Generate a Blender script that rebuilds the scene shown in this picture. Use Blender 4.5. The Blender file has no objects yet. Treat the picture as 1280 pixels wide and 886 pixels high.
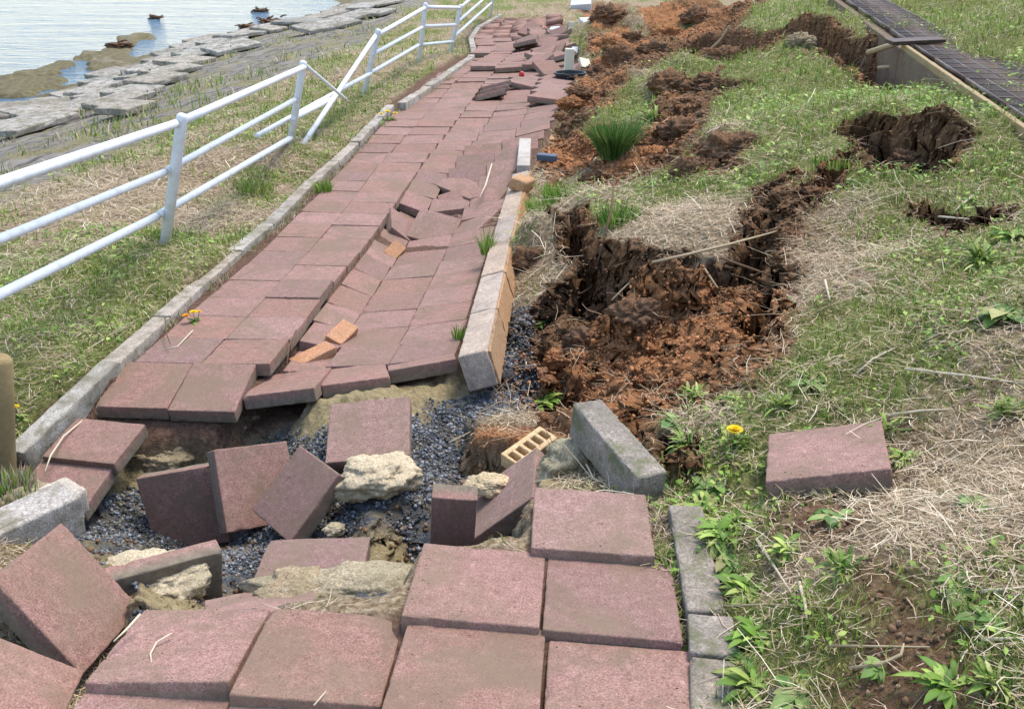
import bpy, bmesh, math, random
import numpy as np
from mathutils import Vector, Matrix
random.seed(7); rng=np.random.default_rng(11)
C=bpy.context.scene.collection; SC=bpy.context.scene
# ------------------------------------------------------------------ camera
F=1200.0; PITCH=math.atan(533/F); CH=1.3
cam=bpy.data.cameras.new('camera'); camo=bpy.data.objects.new('camera',cam); C.objects.link(camo)
cam.sensor_width=36; cam.lens=36*F/1280; cam.clip_end=6000; cam.clip_start=.05
camo.location=(0,0,CH); camo.rotation_euler=(math.pi/2-PITCH,0,0); SC.camera=camo
SC.render.resolution_x=1024; SC.render.resolution_y=708
# ------------------------------------------------------------------ light
SUN_EL=math.radians(66); SUN_AZ=math.radians(48)     # high, ahead of the camera and to the right
w=bpy.data.worlds.new("World"); SC.world=w; w.use_nodes=True
nt=w.node_tree; bgn=nt.nodes['Background']; sky=nt.nodes.new('ShaderNodeTexSky'); sky.sky_type='NISHITA'
sky.sun_disc=False; sky.sun_elevation=SUN_EL; sky.sun_rotation=SUN_AZ
sky.dust_density=.8; sky.air_density=1.0; sky.ozone_density=.6
nt.links.new(sky.outputs[0],bgn.inputs[0]); bgn.inputs[1].default_value=.15
sl=bpy.data.lights.new('sun','SUN'); sl.energy=1.5; sl.angle=math.radians(24); sl.color=(1,.96,.9)
so=bpy.data.objects.new('sun',sl); C.objects.link(so)
sd=Vector((math.sin(SUN_AZ)*math.cos(SUN_EL),math.cos(SUN_AZ)*math.cos(SUN_EL),math.sin(SUN_EL)))
so.rotation_euler=sd.to_track_quat('Z','Y').to_euler(); so.location=(0,0,20)
SC.view_settings.view_transform='Standard'; SC.view_settings.look='None'
SC.view_settings.exposure=1.38; SC.view_settings.gamma=1
SC.view_settings.use_white_balance=True; SC.view_settings.white_balance_temperature=7150
# ------------------------------------------------------------------ geometry helpers
cp,sp=math.cos(PITCH),math.sin(PITCH)
def P(px,py,z=0.):
    x=(px-640)/F; y=-(py-443)/F
    d=np.array([x,cp+y*sp,-sp+y*cp]); t=(z-CH)/d[2]
    return np.array([0,0,CH])+t*d
def Py(px,py,Y):                      # the same view ray met at ground distance Y
    x=(px-640)/F; y=-(py-443)/F
    d=np.array([x,cp+y*sp,-sp+y*cp]); return np.array([0,0,CH])+d*Y/d[1]
def sstep(a,b,x):
    t=np.clip((x-a)/(b-a),0,1); return t*t*(3-2*t)
def _h(ix,iy,s):
    n=(ix.astype(np.int64)*374761393+iy.astype(np.int64)*668265263+s*974634777)&0xffffffff
    n=((n^(n>>13))*1274126177)&0xffffffff
    return ((n^(n>>16))&0xffff)/65535.0
def vnoise(x,y,s=0):
    ix=np.floor(x); iy=np.floor(y); fx=x-ix; fy=y-iy
    fx=fx*fx*fx*(fx*(fx*6-15)+10); fy=fy*fy*fy*(fy*(fy*6-15)+10)
    a=_h(ix,iy,s); b=_h(ix+1,iy,s); c=_h(ix,iy+1,s); d=_h(ix+1,iy+1,s)
    return (a*(1-fx)+b*fx)*(1-fy)+(c*(1-fx)+d*fx)*fy*1.0-.5
def fbm(x,y,sc,o=4,s=0,g=.5):
    x=np.asarray(x,float); y=np.asarray(y,float)
    r=0; a=1.; c,sn=.8,.6
    for k in range(o):
        r=r+a*vnoise(x/sc+13.7*k,y/sc-7.3*k,s+k); a*=g; x,y=(c*x-sn*y)*2,(sn*x+c*y)*2
    return r
def polydist(x,y,poly):               # signed distance, + inside
    poly=np.asarray(poly); n=len(poly); d=np.full(x.shape,1e9); ins=np.zeros(x.shape,bool)
    for i in range(n):
        a=poly[i]; b=poly[(i+1)%n]; ex,ey=b-a; L=ex*ex+ey*ey+1e-12
        t=np.clip(((x-a[0])*ex+(y-a[1])*ey)/L,0,1)
        d=np.minimum(d,(x-a[0]-t*ex)**2+(y-a[1]-t*ey)**2)
        c=((a[1]>y)!=(b[1]>y)); den=(b[1]-a[1]) if abs(b[1]-a[1])>1e-12 else 1e-12
        ins^=c&(x<ex*(y-a[1])/den+a[0])
    d=np.sqrt(d); return np.where(ins,d,-d)
def linedist(x,y,pts,rad):            # distance to polyline divided by local radius
    pts=np.asarray(pts); d=np.full(x.shape,1e9)
    for i in range(len(pts)-1):
        a=pts[i]; b=pts[i+1]; ex,ey=b-a; L=ex*ex+ey*ey+1e-12
        t=np.clip(((x-a[0])*ex+(y-a[1])*ey)/L,0,1); r=rad[i]*(1-t)+rad[i+1]*t
        d=np.minimum(d,np.hypot(x-a[0]-t*ex,y-a[1]-t*ey)/r)
    return d
class TPS:
    def __init__(s,pts,lam=1e-3):
        p=np.array(pts,float); s.c=p[:,:2]; n=len(p)
        D=np.hypot(s.c[:,None,0]-s.c[None,:,0],s.c[:,None,1]-s.c[None,:,1])
        K=s.U(D)+lam*np.eye(n); Q=np.hstack([np.ones((n,1)),s.c])
        A=np.zeros((n+3,n+3)); A[:n,:n]=K; A[:n,n:]=Q; A[n:,:n]=Q.T
        s.w=np.linalg.solve(A,np.hstack([p[:,2],np.zeros(3)]))
    def U(s,r): return r*r*np.log(r+1e-9)
    def __call__(s,x,y):
        x=np.asarray(x,float); y=np.asarray(y,float); n=len(s.c)
        r=s.w[n]+s.w[n+1]*x+s.w[n+2]*y
        for i in range(n): r=r+s.w[i]*s.U(np.hypot(x-s.c[i,0],y-s.c[i,1]))
        return r
# ------------------------------------------------------------------ the broken path: lines between its slab columns
def line(tab): return np.array([P(a,b,z) for a,b,z in tab])
def zi(tab,y): t=np.array(tab); o=np.argsort(t[:,0]); return float(np.interp(y,t[o,0],t[o,1]))
zA=[(640,-.58),(580,-.54),(525,-.48),(490,-.42),(460,-.38),(400,-.42),(320,-.48),(260,-.5),(210,-.5),(170,-.43),(130,-.38),(98,-.38),(66,-.42),(40,-.48),(15,-.55)]
zB=[(490,-.42),(440,-.5),(398,-.56),(330,-.62),(274,-.62),(230,-.56),(200,-.5),(166,-.43),(130,-.38),(98,-.38),(66,-.36),(40,-.45),(15,-.55)]
tL0=[(5,625),(56,571),(91,520),(150,468),(229,398),(329,312),(429,210),(484,150),(536,100),(598,66),(592,46),(612,27),(640,17)]
tL1=[(102,637),(144,580),(181,529),(217,491),(236,468),(307,398),(391,308),(439,252),(473,206),(526,150),(571,100),(622,66),(614,44),(630,26),(652,15)]
tL2=[(274,518),(328,461),(376,410),(400,372),(452,312),(490,260),(529,203),(552,175),(584,133),(607,100),(648,66),(636,43),(646,25),(664,14)]
tL3=[(391,487),(447,398),(492,330),(526,274),(568,212),(601,166),(622,133),(643,100),(672,66),(660,42),(664,24),(676,13)]
tL4=[(481,468),(515,398),(555,319),(577,268),(612,212),(648,162),(664,128),(680,100),(696,66),(682,42),(682,24),(688,13)]
tL5=[(569,447),(583,398),(605,325),(625,263),(655,205),(690,152),(705,125),(712,100),(718,66),(703,42),(700,24),(700,13)]
UX,UY=.057,.998
def mk(t,zt,dz): return line([(a,b,zi(zt,b)+dz) for a,b in t])
LN=[mk(tL0,zA,0),mk(tL1,zA,0),mk(tL2,zA,0),mk(tL3,zB,0),mk(tL4,zB,.03),mk(tL5,zB,.09)]
L2B=LN[2].copy(); L2B[:,2]-=np.interp(L2B[:,1],[4.2,5.0,6.5,8.0],[.06,.05,.04,.004])
def vof(p): return p[...,0]*UX+p[...,1]*UY
def at_v(L,v):
    vv=vof(L); o=np.argsort(vv); vv=vv[o]; LL=L[o]
    return np.array([np.interp(v,vv,LL[:,k]) for k in range(3)]).T
# ------------------------------------------------------------------ terrain height
ctl=[]
def c_(px,py,z): ctl.append(tuple(P(px,py,z)))
for y in (560,500,440,380,320,260,210,170,130,98,66,40,20):
    for t,zt in ((tL1,zA),(tL4,zB)):
        a=np.array(t); o=np.argsort(a[:,1]); 
        if a[:,1].min()<=y<=a[:,1].max(): c_(np.interp(y,a[o,1],a[o,0]),y,zi(zt,y))
kin=[(-60,660),(27,569),(69,517),(127,468),(165,441),(210,398),(305,310),(349,275),(397,224),(447,180),(493,133),(555,98),(597,66)]
for x,y in kin[1:]: c_(x-22,y,zi(zA,y)-.005)
for a in [(197,308,-.36),(358,180,-.37),(450,120,-.36),(521,80,-.36),(559,66,-.4),(0,255,-.5),(150,190,-.52),(280,125,-.55),(400,72,-.55),(500,12,-.6),
  (0,400,-.36),(60,330,-.38),(0,158,-1.45),(90,112,-1.42),(160,88,-1.4),(250,52,-1.4),(330,36,-1.4),(440,4,-1.42),(0,60,-2.1),(200,12,-2.1),(-300,230,-1.9),(-250,420,-.6),(-700,200,-2.2),(100,-30,-2.3),
  (-10,560,-.42),(0,480,-.38),(-80,640,-.16),(-120,600,-.3),(640,10,-.5),(560,30,-.45),(760,-20,-.5),(850,-40,-.2),
  (960,640,.0),(1110,610,.05),(1280,880,.16),(1280,620,.2),(1280,420,.27),(1280,240,.3),(1280,140,.36),(1280,40,.55),(1100,300,.1),(1000,400,.0),(880,640,-.125),(900,520,-.06),
  (1130,60,.3),(1280,5,.6),(1020,5,.36),(1075,30,.36),(1190,30,.36),(1000,130,.06),(900,250,.0),(800,290,-.08),(830,240,-.08),(680,270,-.33),(700,200,-.4),(750,130,-.3),(740,60,-.4),(800,30,-.25),(880,150,-.02),(720,20,-.5),(650,380,-.5),(660,440,-.5),(700,480,-.45),(1000,760,.0),(925,860,-.11),(900,740,-.12),(780,560,-.25),(700,560,-.3)]: c_(*a)
for a in [(1190,118,.36),(1235,150,.37),(1280,176,.37),(1290,90,.42),(1140,100,.2),(1200,60,.42)]: c_(*a)
for p in [(0,0,-.15),(1.6,0,.1),(-1.6,0,-.15),(-1.4,1.9,-.1),(40,60,3.5),(12,60,1.0),(-3,60,-.8),(5,40,.5),(30,10,2.5),(8,0,1.2),(-8,0,-1.0),(-40,30,-4),(-30,5,-4),(-60,80,-5)]: ctl.append(p)
SL={'A1':([-0.079,1.806,-0.075],[0.996,-0.081,-0.046],[0.052,0.069,0.996]),
'A2':([0.226,1.78,-0.092],[0.996,-0.081,-0.046],[0.052,0.069,0.996]),
'A3':([0.203,2.07,-0.08],[0.998,-0.053,-0.045],[0.048,0.046,0.998]),
'B1':([-0.397,1.588,-0.09],[0.997,-0.065,-0.043],[0.049,0.089,0.995]),
'B2':([-0.088,1.526,-0.073],[0.996,-0.082,-0.036],[0.042,0.084,0.996]),
'B3':([0.217,1.478,-0.090],[0.996,-0.082,-0.036],[0.042,0.084,0.996]),
'C1':([-0.717,1.659,-0.124],[0.999,-0.032,0.039],[-0.033,0.18,0.983]),
'D1':([-0.735,1.385,-0.125],[0.994,-0.09,-0.03],[0.04,0.06,0.997]),
'E':([-1.051,1.517,-0.103],[0.841,0.053,-0.538],[0.508,0.261,0.821]),
'F':([-1.065,1.889,-0.174],[0.608,-0.173,-0.775],[0.791,0.041,0.611]),
'G1':([-1.222,3.025,-0.677],[0.971,-0.072,0.229],[-0.123,-0.968,0.218]),
'G2':([-0.93,3.02,-0.566],[0.709,0.66,-0.248],[0.675,-0.534,0.51]),
'G3':([-0.747,2.82,-0.47],[0.638,-0.77,0.031],[-0.524,-0.404,0.749]),
'G4':([-0.523,3.093,-0.369],[0.995,0.052,0.085],[-0.065,-0.307,0.949]),
'G6':([-0.568,2.269,-0.351],[0.998,0.068,-0.011],[-0.001,0.172,0.985]),
'H2':([-0.04,2.616,-0.356],[0.75,-0.058,0.659],[-0.658,0.037,0.752]),
'N':([-0.94,3.64,-0.44],[0.99,-0.03,0.14],[-0.14,0.16,0.98]),
'R':([0.821,2.198,0.051],[0.93,-0.246,0.271],[-0.243,0.139,0.96])}
for k in ('A1','A2','A3','B1','B2','B3'): c=SL[k][0]; ctl.append((c[0],c[1],c[2]-.026))
ctl.append((-.72,1.6,-.19)); ctl.append((-.4,1.35,-.14)); ctl.append((-.1,1.25,-.14)); ctl.append((.2,1.25,-.14)); ctl.append((-1.0,1.5,-.36)); ctl.append((-1.0,1.85,-.36)); c_(836,760,-.15); c_(836,860,-.15); c_(826,660,-.14)
ctl.append((.82,2.2,-.01)); ctl.append((.7,2.24,-.06)); ctl.append((.95,2.15,.04))
H0=TPS(ctl,1e-3)
_TB=np.exp(np.linspace(math.log(1.),math.log(45),1500))
def GB(px,py,*_):                       # that view ray met with the unbroken ground
    d=P(px,py,0)-np.array([0,0,CH]); d/=d[1]; pts=np.array([0,0,CH])[None]+d[None]*_TB[:,None]
    b_=np.nonzero(pts[:,2]<H0(pts[:,0],pts[:,1]))[0]; i=b_[0] if len(b_) else len(_TB)-1
    return pts[i,:2]
hole_px=[(-14,690,-.25),(-16,640,-.45),(-8,600,-.5),(32,566,-.5),(84,522,-.5),(186,532,-.5),(276,520,-.48),(306,495,-.45),(392,489,-.45),(480,470,-.45),(572,452,-.42),(596,462,-.45),(600,490,-.45),(600,560,-.45),(640,572,-.42),(690,566,-.38),(702,600,-.3),(670,612,-.22),(665,640,-.2),(662,690,-.15),(530,682,-.15),(503,768,-.15),(340,760,-.16),(178,768,-.18),(150,740,-.3),(60,700,-.3)]
HOLE=[P(*a)[:2] for a in hole_px]
hc=[P(*a) for a in [(118,550,-.60),(75,605,-.66),(20,625,-.66),(20,680,-.5),(60,640,-.66),(110,660,-.72),(150,620,-.70),(150,680,-.7),(200,690,-.8),(240,700,-.8),(300,700,-.62),(290,745,-.5),(340,610,-.7),(350,690,-.6),(420,640,-.56),(455,625,-.46),(470,650,-.46),(430,680,-.55),(480,690,-.55),(505,705,-.62),(560,520,-.5),(600,500,-.5),(560,580,-.52),(530,640,-.52),(620,640,-.52),(640,665,-.45),(640,600,-.52),(670,590,-.46),(655,640,-.5),(450,500,-.46),(520,490,-.47),(410,560,-.5),(395,500,-.5),(350,530,-1.0),(365,515,-1.0),(300,540,-.66),(240,560,-.7),(200,570,-.66),(160,600,-.7),(500,740,-.2),(440,745,-.2),(400,750,-.19),(345,755,-.2),(250,770,-.26),(190,745,-.27),(160,715,-.32),(120,690,-.5)]]
HH=TPS(hc,2e-3)
pit_px=[(650,378,-.45),(682,366,-.4),(710,350,-.3),(716,250,-.2),(738,245,-.1),(752,315,-.1),(800,330,-.08),(860,338,-.06),(915,322,-.04),(935,290,-.02),(955,248,0),(984,243,0),(980,330,0),(962,430,-.02),(935,490,-.05),(870,486,-.1),(800,476,-.15),(775,515,-.2),(720,512,-.25),(650,480,-.4)]
PIT=[P(*a)[:2] for a in pit_px]
def bank_holes(x,y):
    """(offset, rawness) of the torn earth: pits, cracks and slumped steps"""
    wx=x+.10*fbm(x,y,.28,3,50)+.035*fbm(x,y,.06,2,56); wy=y+.10*fbm(x,y,.28,3,60)+.035*fbm(x,y,.06,2,66)
    off=np.zeros_like(x); raw=np.zeros_like(x)
    d=polydist(wx,wy,PIT)
    # floor deepest below the turf cliff at the far side, rising to the near lip
    yn=np.clip((y-2.9)/1.9,0,1)
    floor=-(.05+.22*yn**1.3); m=sstep(-.02,.11,d); off+=m*floor; raw=np.maximum(raw,sstep(-.10,.0,d))
    def crack(pts,rad,depth,rw=1.35):
        nonlocal off,raw
        p=[GB(*a) for a in pts]; q=linedist(wx,wy,p,rad)
        off=off+-depth*sstep(1.1,.45,q); raw=np.maximum(raw,sstep(rw,1.0,q))
    crack([(718,262,-.2),(722,300,-.2),(735,345,-.35),(772,352,-.3),(830,345,-.2),(885,338,-.15),(925,325,-.1),(948,300,-.05),(966,255,0)],[.07,.09,.13,.14,.12,.09,.09,.07,.04],.36)
    crack([(968,340,-.1),(955,395,-.05),(940,430,-.1)],[.03,.07,.05],.3)
    crack([(925,400,-.15),(890,420,-.2)],[.02,.02],.2)
    crack([(742,402,-.3),(760,410,-.3)],[.07,.06],.22)
    crack([(742,480,-.3),(756,500,-.3),(800,500,-.2),(845,600,-.15)],[.04,.05,.04,.03],.15)
    crack([(1068,160,.05),(1110,178,.05),(1150,190,.08),(1175,205,.1)],[.08,.18,.21,.10],.5)
    crack([(1160,255,.15),(1215,288,.15)],[.03,.08],.25)
    crack([(985,268,.05),(1020,235,.05),(1060,200,.05)],[.04,.08,.05],.22)
    crack([(880,38,-.1),(905,50,-.05),(938,62,0)],[.25,.4,.28],.55)
    crack([(960,45,.1),(1020,48,.15),(1075,66,.2),(1120,88,.25),(1155,108,.25)],[.16,.2,.22,.28,.25],.45)
    crack([(870,110,-.1),(915,108,-.1)],[.16,.2],.45)
    crack([(690,420,-.45),(700,500,-.4)],[.05,.09],.15)
    # slumped red slope left of the turf plateau
    sl=[GB(*a) for a in [(700,165,-.4),(770,180,-.3),(815,165,-.2),(850,110,-.1),(905,90,-.05),(905,120,-.05),(870,170,-.05),(900,195,-.02),(945,165,0),(930,215,0),(840,215,-.1),(760,235,-.2),(700,240,-.3),(668,200,-.45)]]
    d=polydist(wx,wy,sl); m=sstep(-.05,.25,d); off-=.14*m; raw=np.maximum(raw,sstep(-.08,.05,d)*sstep(-.48,-.34,fbm(x,y,.6,4,78)))
    s2=[GB(*a) for a in [(722,4,-.5),(740,2,-.5),(960,4,0),(925,30,-.1),(890,60,-.1),(925,75,-.05),(860,85,-.15),(800,100,-.25),(760,140,-.3),(715,190,-.4),(690,170,-.45),(720,110,-.45),(745,60,-.4)]]
    d=polydist(wx,wy,s2); m=sstep(-.05,.3,d); off-=.12*m; raw=np.maximum(raw,sstep(-.1,.05,d)*sstep(-.48,-.34,fbm(x,y,.9,4,77)))
    # ragged humps of turf
    for (a,b,z,r,h) in [(795,392,-.3,.16,.17),(700,395,-.4,.22,.10),(690,300,-.35,.2,.14),(845,150,-.1,.35,.18),(880,190,-.05,.3,.12),(760,75,-.3,.5,.2),(735,110,-.35,.35,.18),(830,30,-.2,.8,.2),(660,310,-.4,.12,.10),(1115,150,.1,.2,.1),(1170,165,.2,.25,.12),(700,445,-.45,.14,.08),(745,205,0,.25,.14),(735,165,0,.28,.16),(728,135,0,.3,.18),(730,70,0,.45,.28),(790,38,0,.6,.3),(860,22,0,.6,.25),(780,112,0,.3,.2),(825,120,0,.3,.22),(850,95,0,.3,.2),(870,140,0,.25,.16),(800,85,0,.4,.22),(910,25,0,.5,.22),(745,45,0,.5,.2),(1010,40,0,.5,.18),(820,55,-.2,.35,.22),(1100,55,.25,.3,.1)]:
        q=GB(a,b,z); dd=np.hypot(wx-q[0],wy-q[1])/r; off=off+h*np.exp(-dd*dd)
    return off,raw
spits=[[(2,112),(40,96),(88,80)],[(112,74),(150,62),(166,46),(193,41)],[(60,100),(20,118)],[(150,88),(150,70)]]
FG=[P(*a)[:2] for a in [(504,765,-.1),(528,678,-.1),(664,688,-.1),(668,612,-.1),(812,620,-.1),(822,690,-.1),(858,900,-.1),(1000,1500,-.1),(-200,1500,-.1),(40,960,-.1),(110,850,-.1),(178,766,-.1)]]
def surf(x,y,full=False):
    """terrain height; with full=True also the cover masks"""
    z=H0(x,y); v=x*UX+y*UY
    Y0,Y1=3.05,24
    # path bed
    inb=np.full(x.shape,-1e9); pz=np.zeros_like(x)
    if True:
        vs=np.clip(v,LN[0][:,1].min()-.5,40)
        A=[at_v(L,v) for L in LN]; B2=at_v(L2B,v)
        xs=[a[...,0] for a in A]; 
        for i in range(5):
            t=(x-xs[i])/np.maximum(xs[i+1]-xs[i],.01)
            za=A[i][...,2] if i!=2 else B2[...,2]; zb=A[i+1][...,2]
            m=(t>=(0 if i else -9))&(t<(1 if i<4 else 9)); pz=np.where(m,za*(1-np.clip(t,0,1))+zb*np.clip(t,0,1),pz)
        inb=np.minimum(x-xs[0]+.10,xs[5]+.03-x)
        inb=np.minimum(inb,np.minimum(v-3.0,22.4-v))
    m=sstep(-.06,.0,inb); path=m
    off,raw=bank_holes(x,y)
    right=sstep(.05,-.02,inb) 
    z=z+off*np.where(x>A[5][...,0]-.05,1,np.where(v<3.2,1,0))
    edge=sstep(.02,.12,inb)
    c2=((x>xs[2]-.02)&(x<xs[3]+.02)&(y<6.2)).astype(float)
    g1=P(586,251,-.62); gq=np.exp(-((x-g1[0])/.2)**2-((y-g1[1])/.3)**2); g2=P(517,270,-.58); gq=np.maximum(gq,np.exp(-((x-g2[0])/.3)**2-((y-g2[1])/.3)**2))
    dp=.013+.11*c2*edge*(v<4.7)+.30*gq*edge
    fr=sstep(4.15,3.95,v)*edge; dp=np.maximum(dp,.075*fr)
    z=z*(1-m)+(pz-dp*edge-.010*(1-edge))*m
    wx=x+.05*fbm(x,y,.12,3,70); wy=y+.05*fbm(x,y,.12,3,71)
    dh=polydist(wx,wy,HOLE); hm=sstep(-.01,.05,dh)
    near=(x>-3)&(x<2)&(y>1)&(y<6)
    hz=np.where(near,HH(np.where(near,x,0),np.where(near,y,2.8)),0)
    z=z*(1-hm)+hz*hm
    # water spits
    for s in spits:
        p=[P(a,b,-1.5)[:2] for a,b in s]; q=linedist(x+.5*fbm(x,y,1.2,3,80),y+.9*fbm(x,y,1.5,3,81),p,[.35]*len(p))
        far=(y>9); z=np.where(far,z+np.clip((-1.43-z),0,3)*sstep(1.4,.7,q),z)
    # small relief
    rev=revm(x,y)
    fg=polydist(x,y,FG); fg=sstep(-.02,.03,fg)
    rough=np.clip(raw*(1-path),0,1)
    soilamp=rough*(1-hm)
    z=z+soilamp*(.10*fbm(x,y,.30,5,5,.62)+.05*np.abs(fbm(x,y,.08,3,8,.6))+.16*np.clip((y-7)/6,0,1)*fbm(x,y,1.1,3,9))
    z=z+(1-rough)*(1-path)*(1-hm)*(1-rev)*(1-.9*fg)*(.05*fbm(x,y,.7,3,15)+.018*fbm(x,y,.10,3,18))
    z=z+hm*(.05*fbm(x,y,.16,4,21,.55)+.014*fbm(x,y,.03,2,25))
    z=z+path*(1-hm)*(.005*fbm(x,y,.06,3,29))
    z=z+rev*(.05*fbm(x,y,.9,3,33)+.02*fbm(x,y,.15,2,34))
    if not full: return z
    return z,dict(fg=fg,path=path,hole=hm,raw=rough,rev=rev,dh=dh)
revA=[P(*a)[:2] for a in [(-400,420,-.7),(-60,285,-.5),(0,262,-.5),(100,218,-.52),(200,172,-.53),(290,128,-.55),(400,80,-.55),(470,45,-.57),(512,10,-.6),(560,-30,-.6),(400,-60,-2.5),(-900,-40,-2.5)]]
def revm(x,y): return sstep(-.15,.25,polydist(x+.25*fbm(x,y,.5,3,90),y+.3*fbm(x,y,.5,3,91),revA))
# fan shaped grid, fine near the viewpoint and coarse far away, one sheet
sv=np.concatenate([np.linspace(-3.2,-.74,60)[:-1],np.linspace(-.74,.74,1150),np.linspace(.74,3.2,60)[1:]])
Rv=np.concatenate([np.linspace(.3,2.5,40)[:-1],np.exp(np.linspace(math.log(2.5),math.log(24),1050)),np.exp(np.linspace(math.log(24),math.log(900),110))[1:]])
R0=1.5
S_,R_=np.meshgrid(sv,Rv); GX=S_*R_; GY=R_-R0
GZ,MK=surf(GX.ravel(),GY.ravel(),True); GZ=GZ.reshape(GX.shape)
far=sstep(70,200,R_); GZ=GZ*(1-far)+far*np.where(GX<-4,-6,2.0+0*GX)
_gy,_gx=np.gradient(GZ); _cx=np.gradient(GX,axis=1); _cy=np.gradient(GY,axis=0)
steep=sstep(.5,1.6,np.hypot(_gx/np.maximum(_cx,1e-6),_gy/np.maximum(_cy,1e-6)))
steep=steep*(np.maximum(MK['raw'],MK['hole']*.6)*(1-MK['path'])).reshape(GX.shape)
_fd=np.clip(1-(GY-6.5)/7,.12,1)
DXY=_fd[...,None]*np.stack([steep*.085*fbm(GX*.7+GZ*3.1,GY*.9-GZ*2.3,.10,5,401,.65),steep*.085*fbm(GX*.9-GZ*2.6,GY*.7+GZ*3.0,.10,5,431,.65),steep*.03*fbm(GX+GZ,GY-GZ,.05,3,441)],-1)
def Hs(x,y):                            # bilinear lookup in the built sheet
    x=np.asarray(x,float); y=np.asarray(y,float); R=y+R0; s=x/R
    i=np.clip(np.interp(R,Rv,np.arange(len(Rv))),0,len(Rv)-1.001); j=np.clip(np.interp(s,sv,np.arange(len(sv))),0,len(sv)-1.001)
    i0=i.astype(int) if i.shape else int(i); j0=j.astype(int) if j.shape else int(j); a=i-i0; b=j-j0
    return (GZ[i0,j0]*(1-b)+GZ[i0,j0+1]*b)*(1-a)+(GZ[i0+1,j0]*(1-b)+GZ[i0+1,j0+1]*b)*a
def lookup(M,x,y):
    R=y+R0; s=x/R
    i=np.rint(np.interp(R,Rv,np.arange(len(Rv)))).astype(int); j=np.rint(np.interp(s,sv,np.arange(len(sv)))).astype(int)
    return M[i,j]
_TT=np.exp(np.linspace(math.log(.9),math.log(70),5000))
def G(px,py,z0=0):                      # where that spot of the photograph first meets the ground
    d=P(px,py,0)-np.array([0,0,CH]); d/=d[1]
    pts=np.array([0,0,CH])[None]+d[None]*_TT[:,None]
    below=np.nonzero(pts[:,2]<Hs(pts[:,0],pts[:,1]))[0]
    i=below[0] if len(below) else len(_TT)-1
    return np.array([pts[i,0],pts[i,1],float(Hs(pts[i,0],pts[i,1]))])
# ---- cover masks (where soil, gravel, sand, straw and green really lie)
X=GX.ravel(); Y=GY.ravel(); n=len(X)
def spot(lst,z0=-.1,w=1.):
    m=np.zeros(n)
    for a in lst:
        q=G(a[0],a[1],z0); sx=a[2]; sy=a[3] if len(a)>4 else a[2]; amp=a[-1]
        m+=amp*np.exp(-((X-q[0])/sx)**2-((Y-q[1])/sy)**2)
    return m
raw=np.clip(np.maximum(MK['raw'],1.3*spot([(640,545,.16,1.),(600,590,.14,1.),(700,500,.2,1.),(770,530,.16,1.),(665,450,.16,1.),(740,580,.16,1.),(660,330,.1,.6),(655,600,.12,1.)])+.4*fbm(X,Y,.12,3,104)*(MK['raw']<.5)*0),0,1); hole=MK['hole']; path=MK['path']; rev=MK['rev']
n1=fbm(X,Y,.9,4,101); n2=fbm(X,Y,.22,4,102); n3=fbm(X,Y,.05,2,103)
red=spot([(880,425,.3,1.1),(780,440,.25,.8),(720,200,.4,.6),(870,45,.7,.5),(800,50,.9,.6),(940,460,.2,.4),(700,225,.3,.6),(740,25,1.,.3),(650,560,.15,1.3),(610,575,.12,1.2),(700,500,.22,1.2),(780,520,.15,1.),(640,500,.12,.9),(675,180,.3,.9),(860,160,.4,.4),(1135,95,.6,.5),(725,225,.25,.9),(700,192,.3,.9),(715,150,.35,.9),(735,112,.4,.9),(758,82,.5,.9),(800,42,.7,.8),(735,20,1.0,.8),(690,235,.25,.6),(780,60,.4,.6),(850,28,.6,.5)])
red=np.clip((red*1.25+n2*.8)*1.2,0,1)*np.clip(raw+.25*spot([(650,560,.3,1.),(700,500,.3,1),(780,520,.2,1),(640,500,.2,1.)]),0,1)
gravel=np.maximum(hole,np.clip(spot([(625,440,.16,.4,1.3),(605,500,.25,1.6),(640,400,.1,.4,1.),(630,470,.15,1.3)])-.2,0,1)*(1-path))
sand=np.clip(spot([(210,565,.15,1.6),(240,548,.12,1.4),(305,515,.1,1.6),(480,492,.22,1.1),(560,480,.2,1.1),(400,515,.1,1.2),(430,738,.16,.1,2.),(480,728,.12,2.),(360,745,.12,1.6),(710,590,.16,1.8),(745,600,.12,1.6),(185,720,.1,1.6),(160,600,.08,1.2),(600,600,.1,.9),(230,765,.2,.08,1.5)],-.5)+.6*n3+.3*n2,0,1)*np.clip(hole+spot([(710,590,.3,1.2)]),0,1)
gravel=gravel*(1-.95*sand)
spitm=(Y>9)*sstep(-1.9,-1.40,GZ.ravel())*sstep(-1.40,-1.42,GZ.ravel())
brown=np.clip(raw,0,1)
# greenness of the turf
ver=(X<at_v(LN[0],X*UX+Y*UY)[:,0]).astype(float)
gs=spot([(60,420,.7,.5),(150,360,.4,.4),(60,350,.3,.3),(300,240,.4,.2),(430,170,.9,.4),(930,560,.2,.5),(900,640,.25,.9),(940,700,.2,.4),(960,820,.2,.6),(1250,340,.5,1.2),(1260,260,.8,.8),(1000,110,1.3,.75),(900,110,.7,.4),(1100,400,.3,.4),(1000,480,.4,.5),(1230,780,.3,.5),(1060,520,.3,.5),(1240,80,3.,.9),(1000,10,3.,.9),(820,180,.5,.5),(1050,190,.7,.5),(1100,820,.2,.3),(1230,120,1.5,.6),(620,5,4,.5),(1050,720,.25,.35),(1240,470,.3,.5),(1150,470,.3,.3)])
ds=spot([(820,290,.5,.9),(1080,300,.5,.8),(1180,320,.3,.6),(1000,360,.3,.8),(1200,440,.3,.7),(1130,650,.3,.6),(1200,560,.25,.5),(1100,700,.2,.3),(200,230,.6,.5),(250,280,.3,.3),(60,290,.5,.4),(960,650,.12,.3)])
green=np.clip(.25+ver*.2+gs*.8-ds*.8+.55*n1+.5*n2,0,1)
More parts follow.
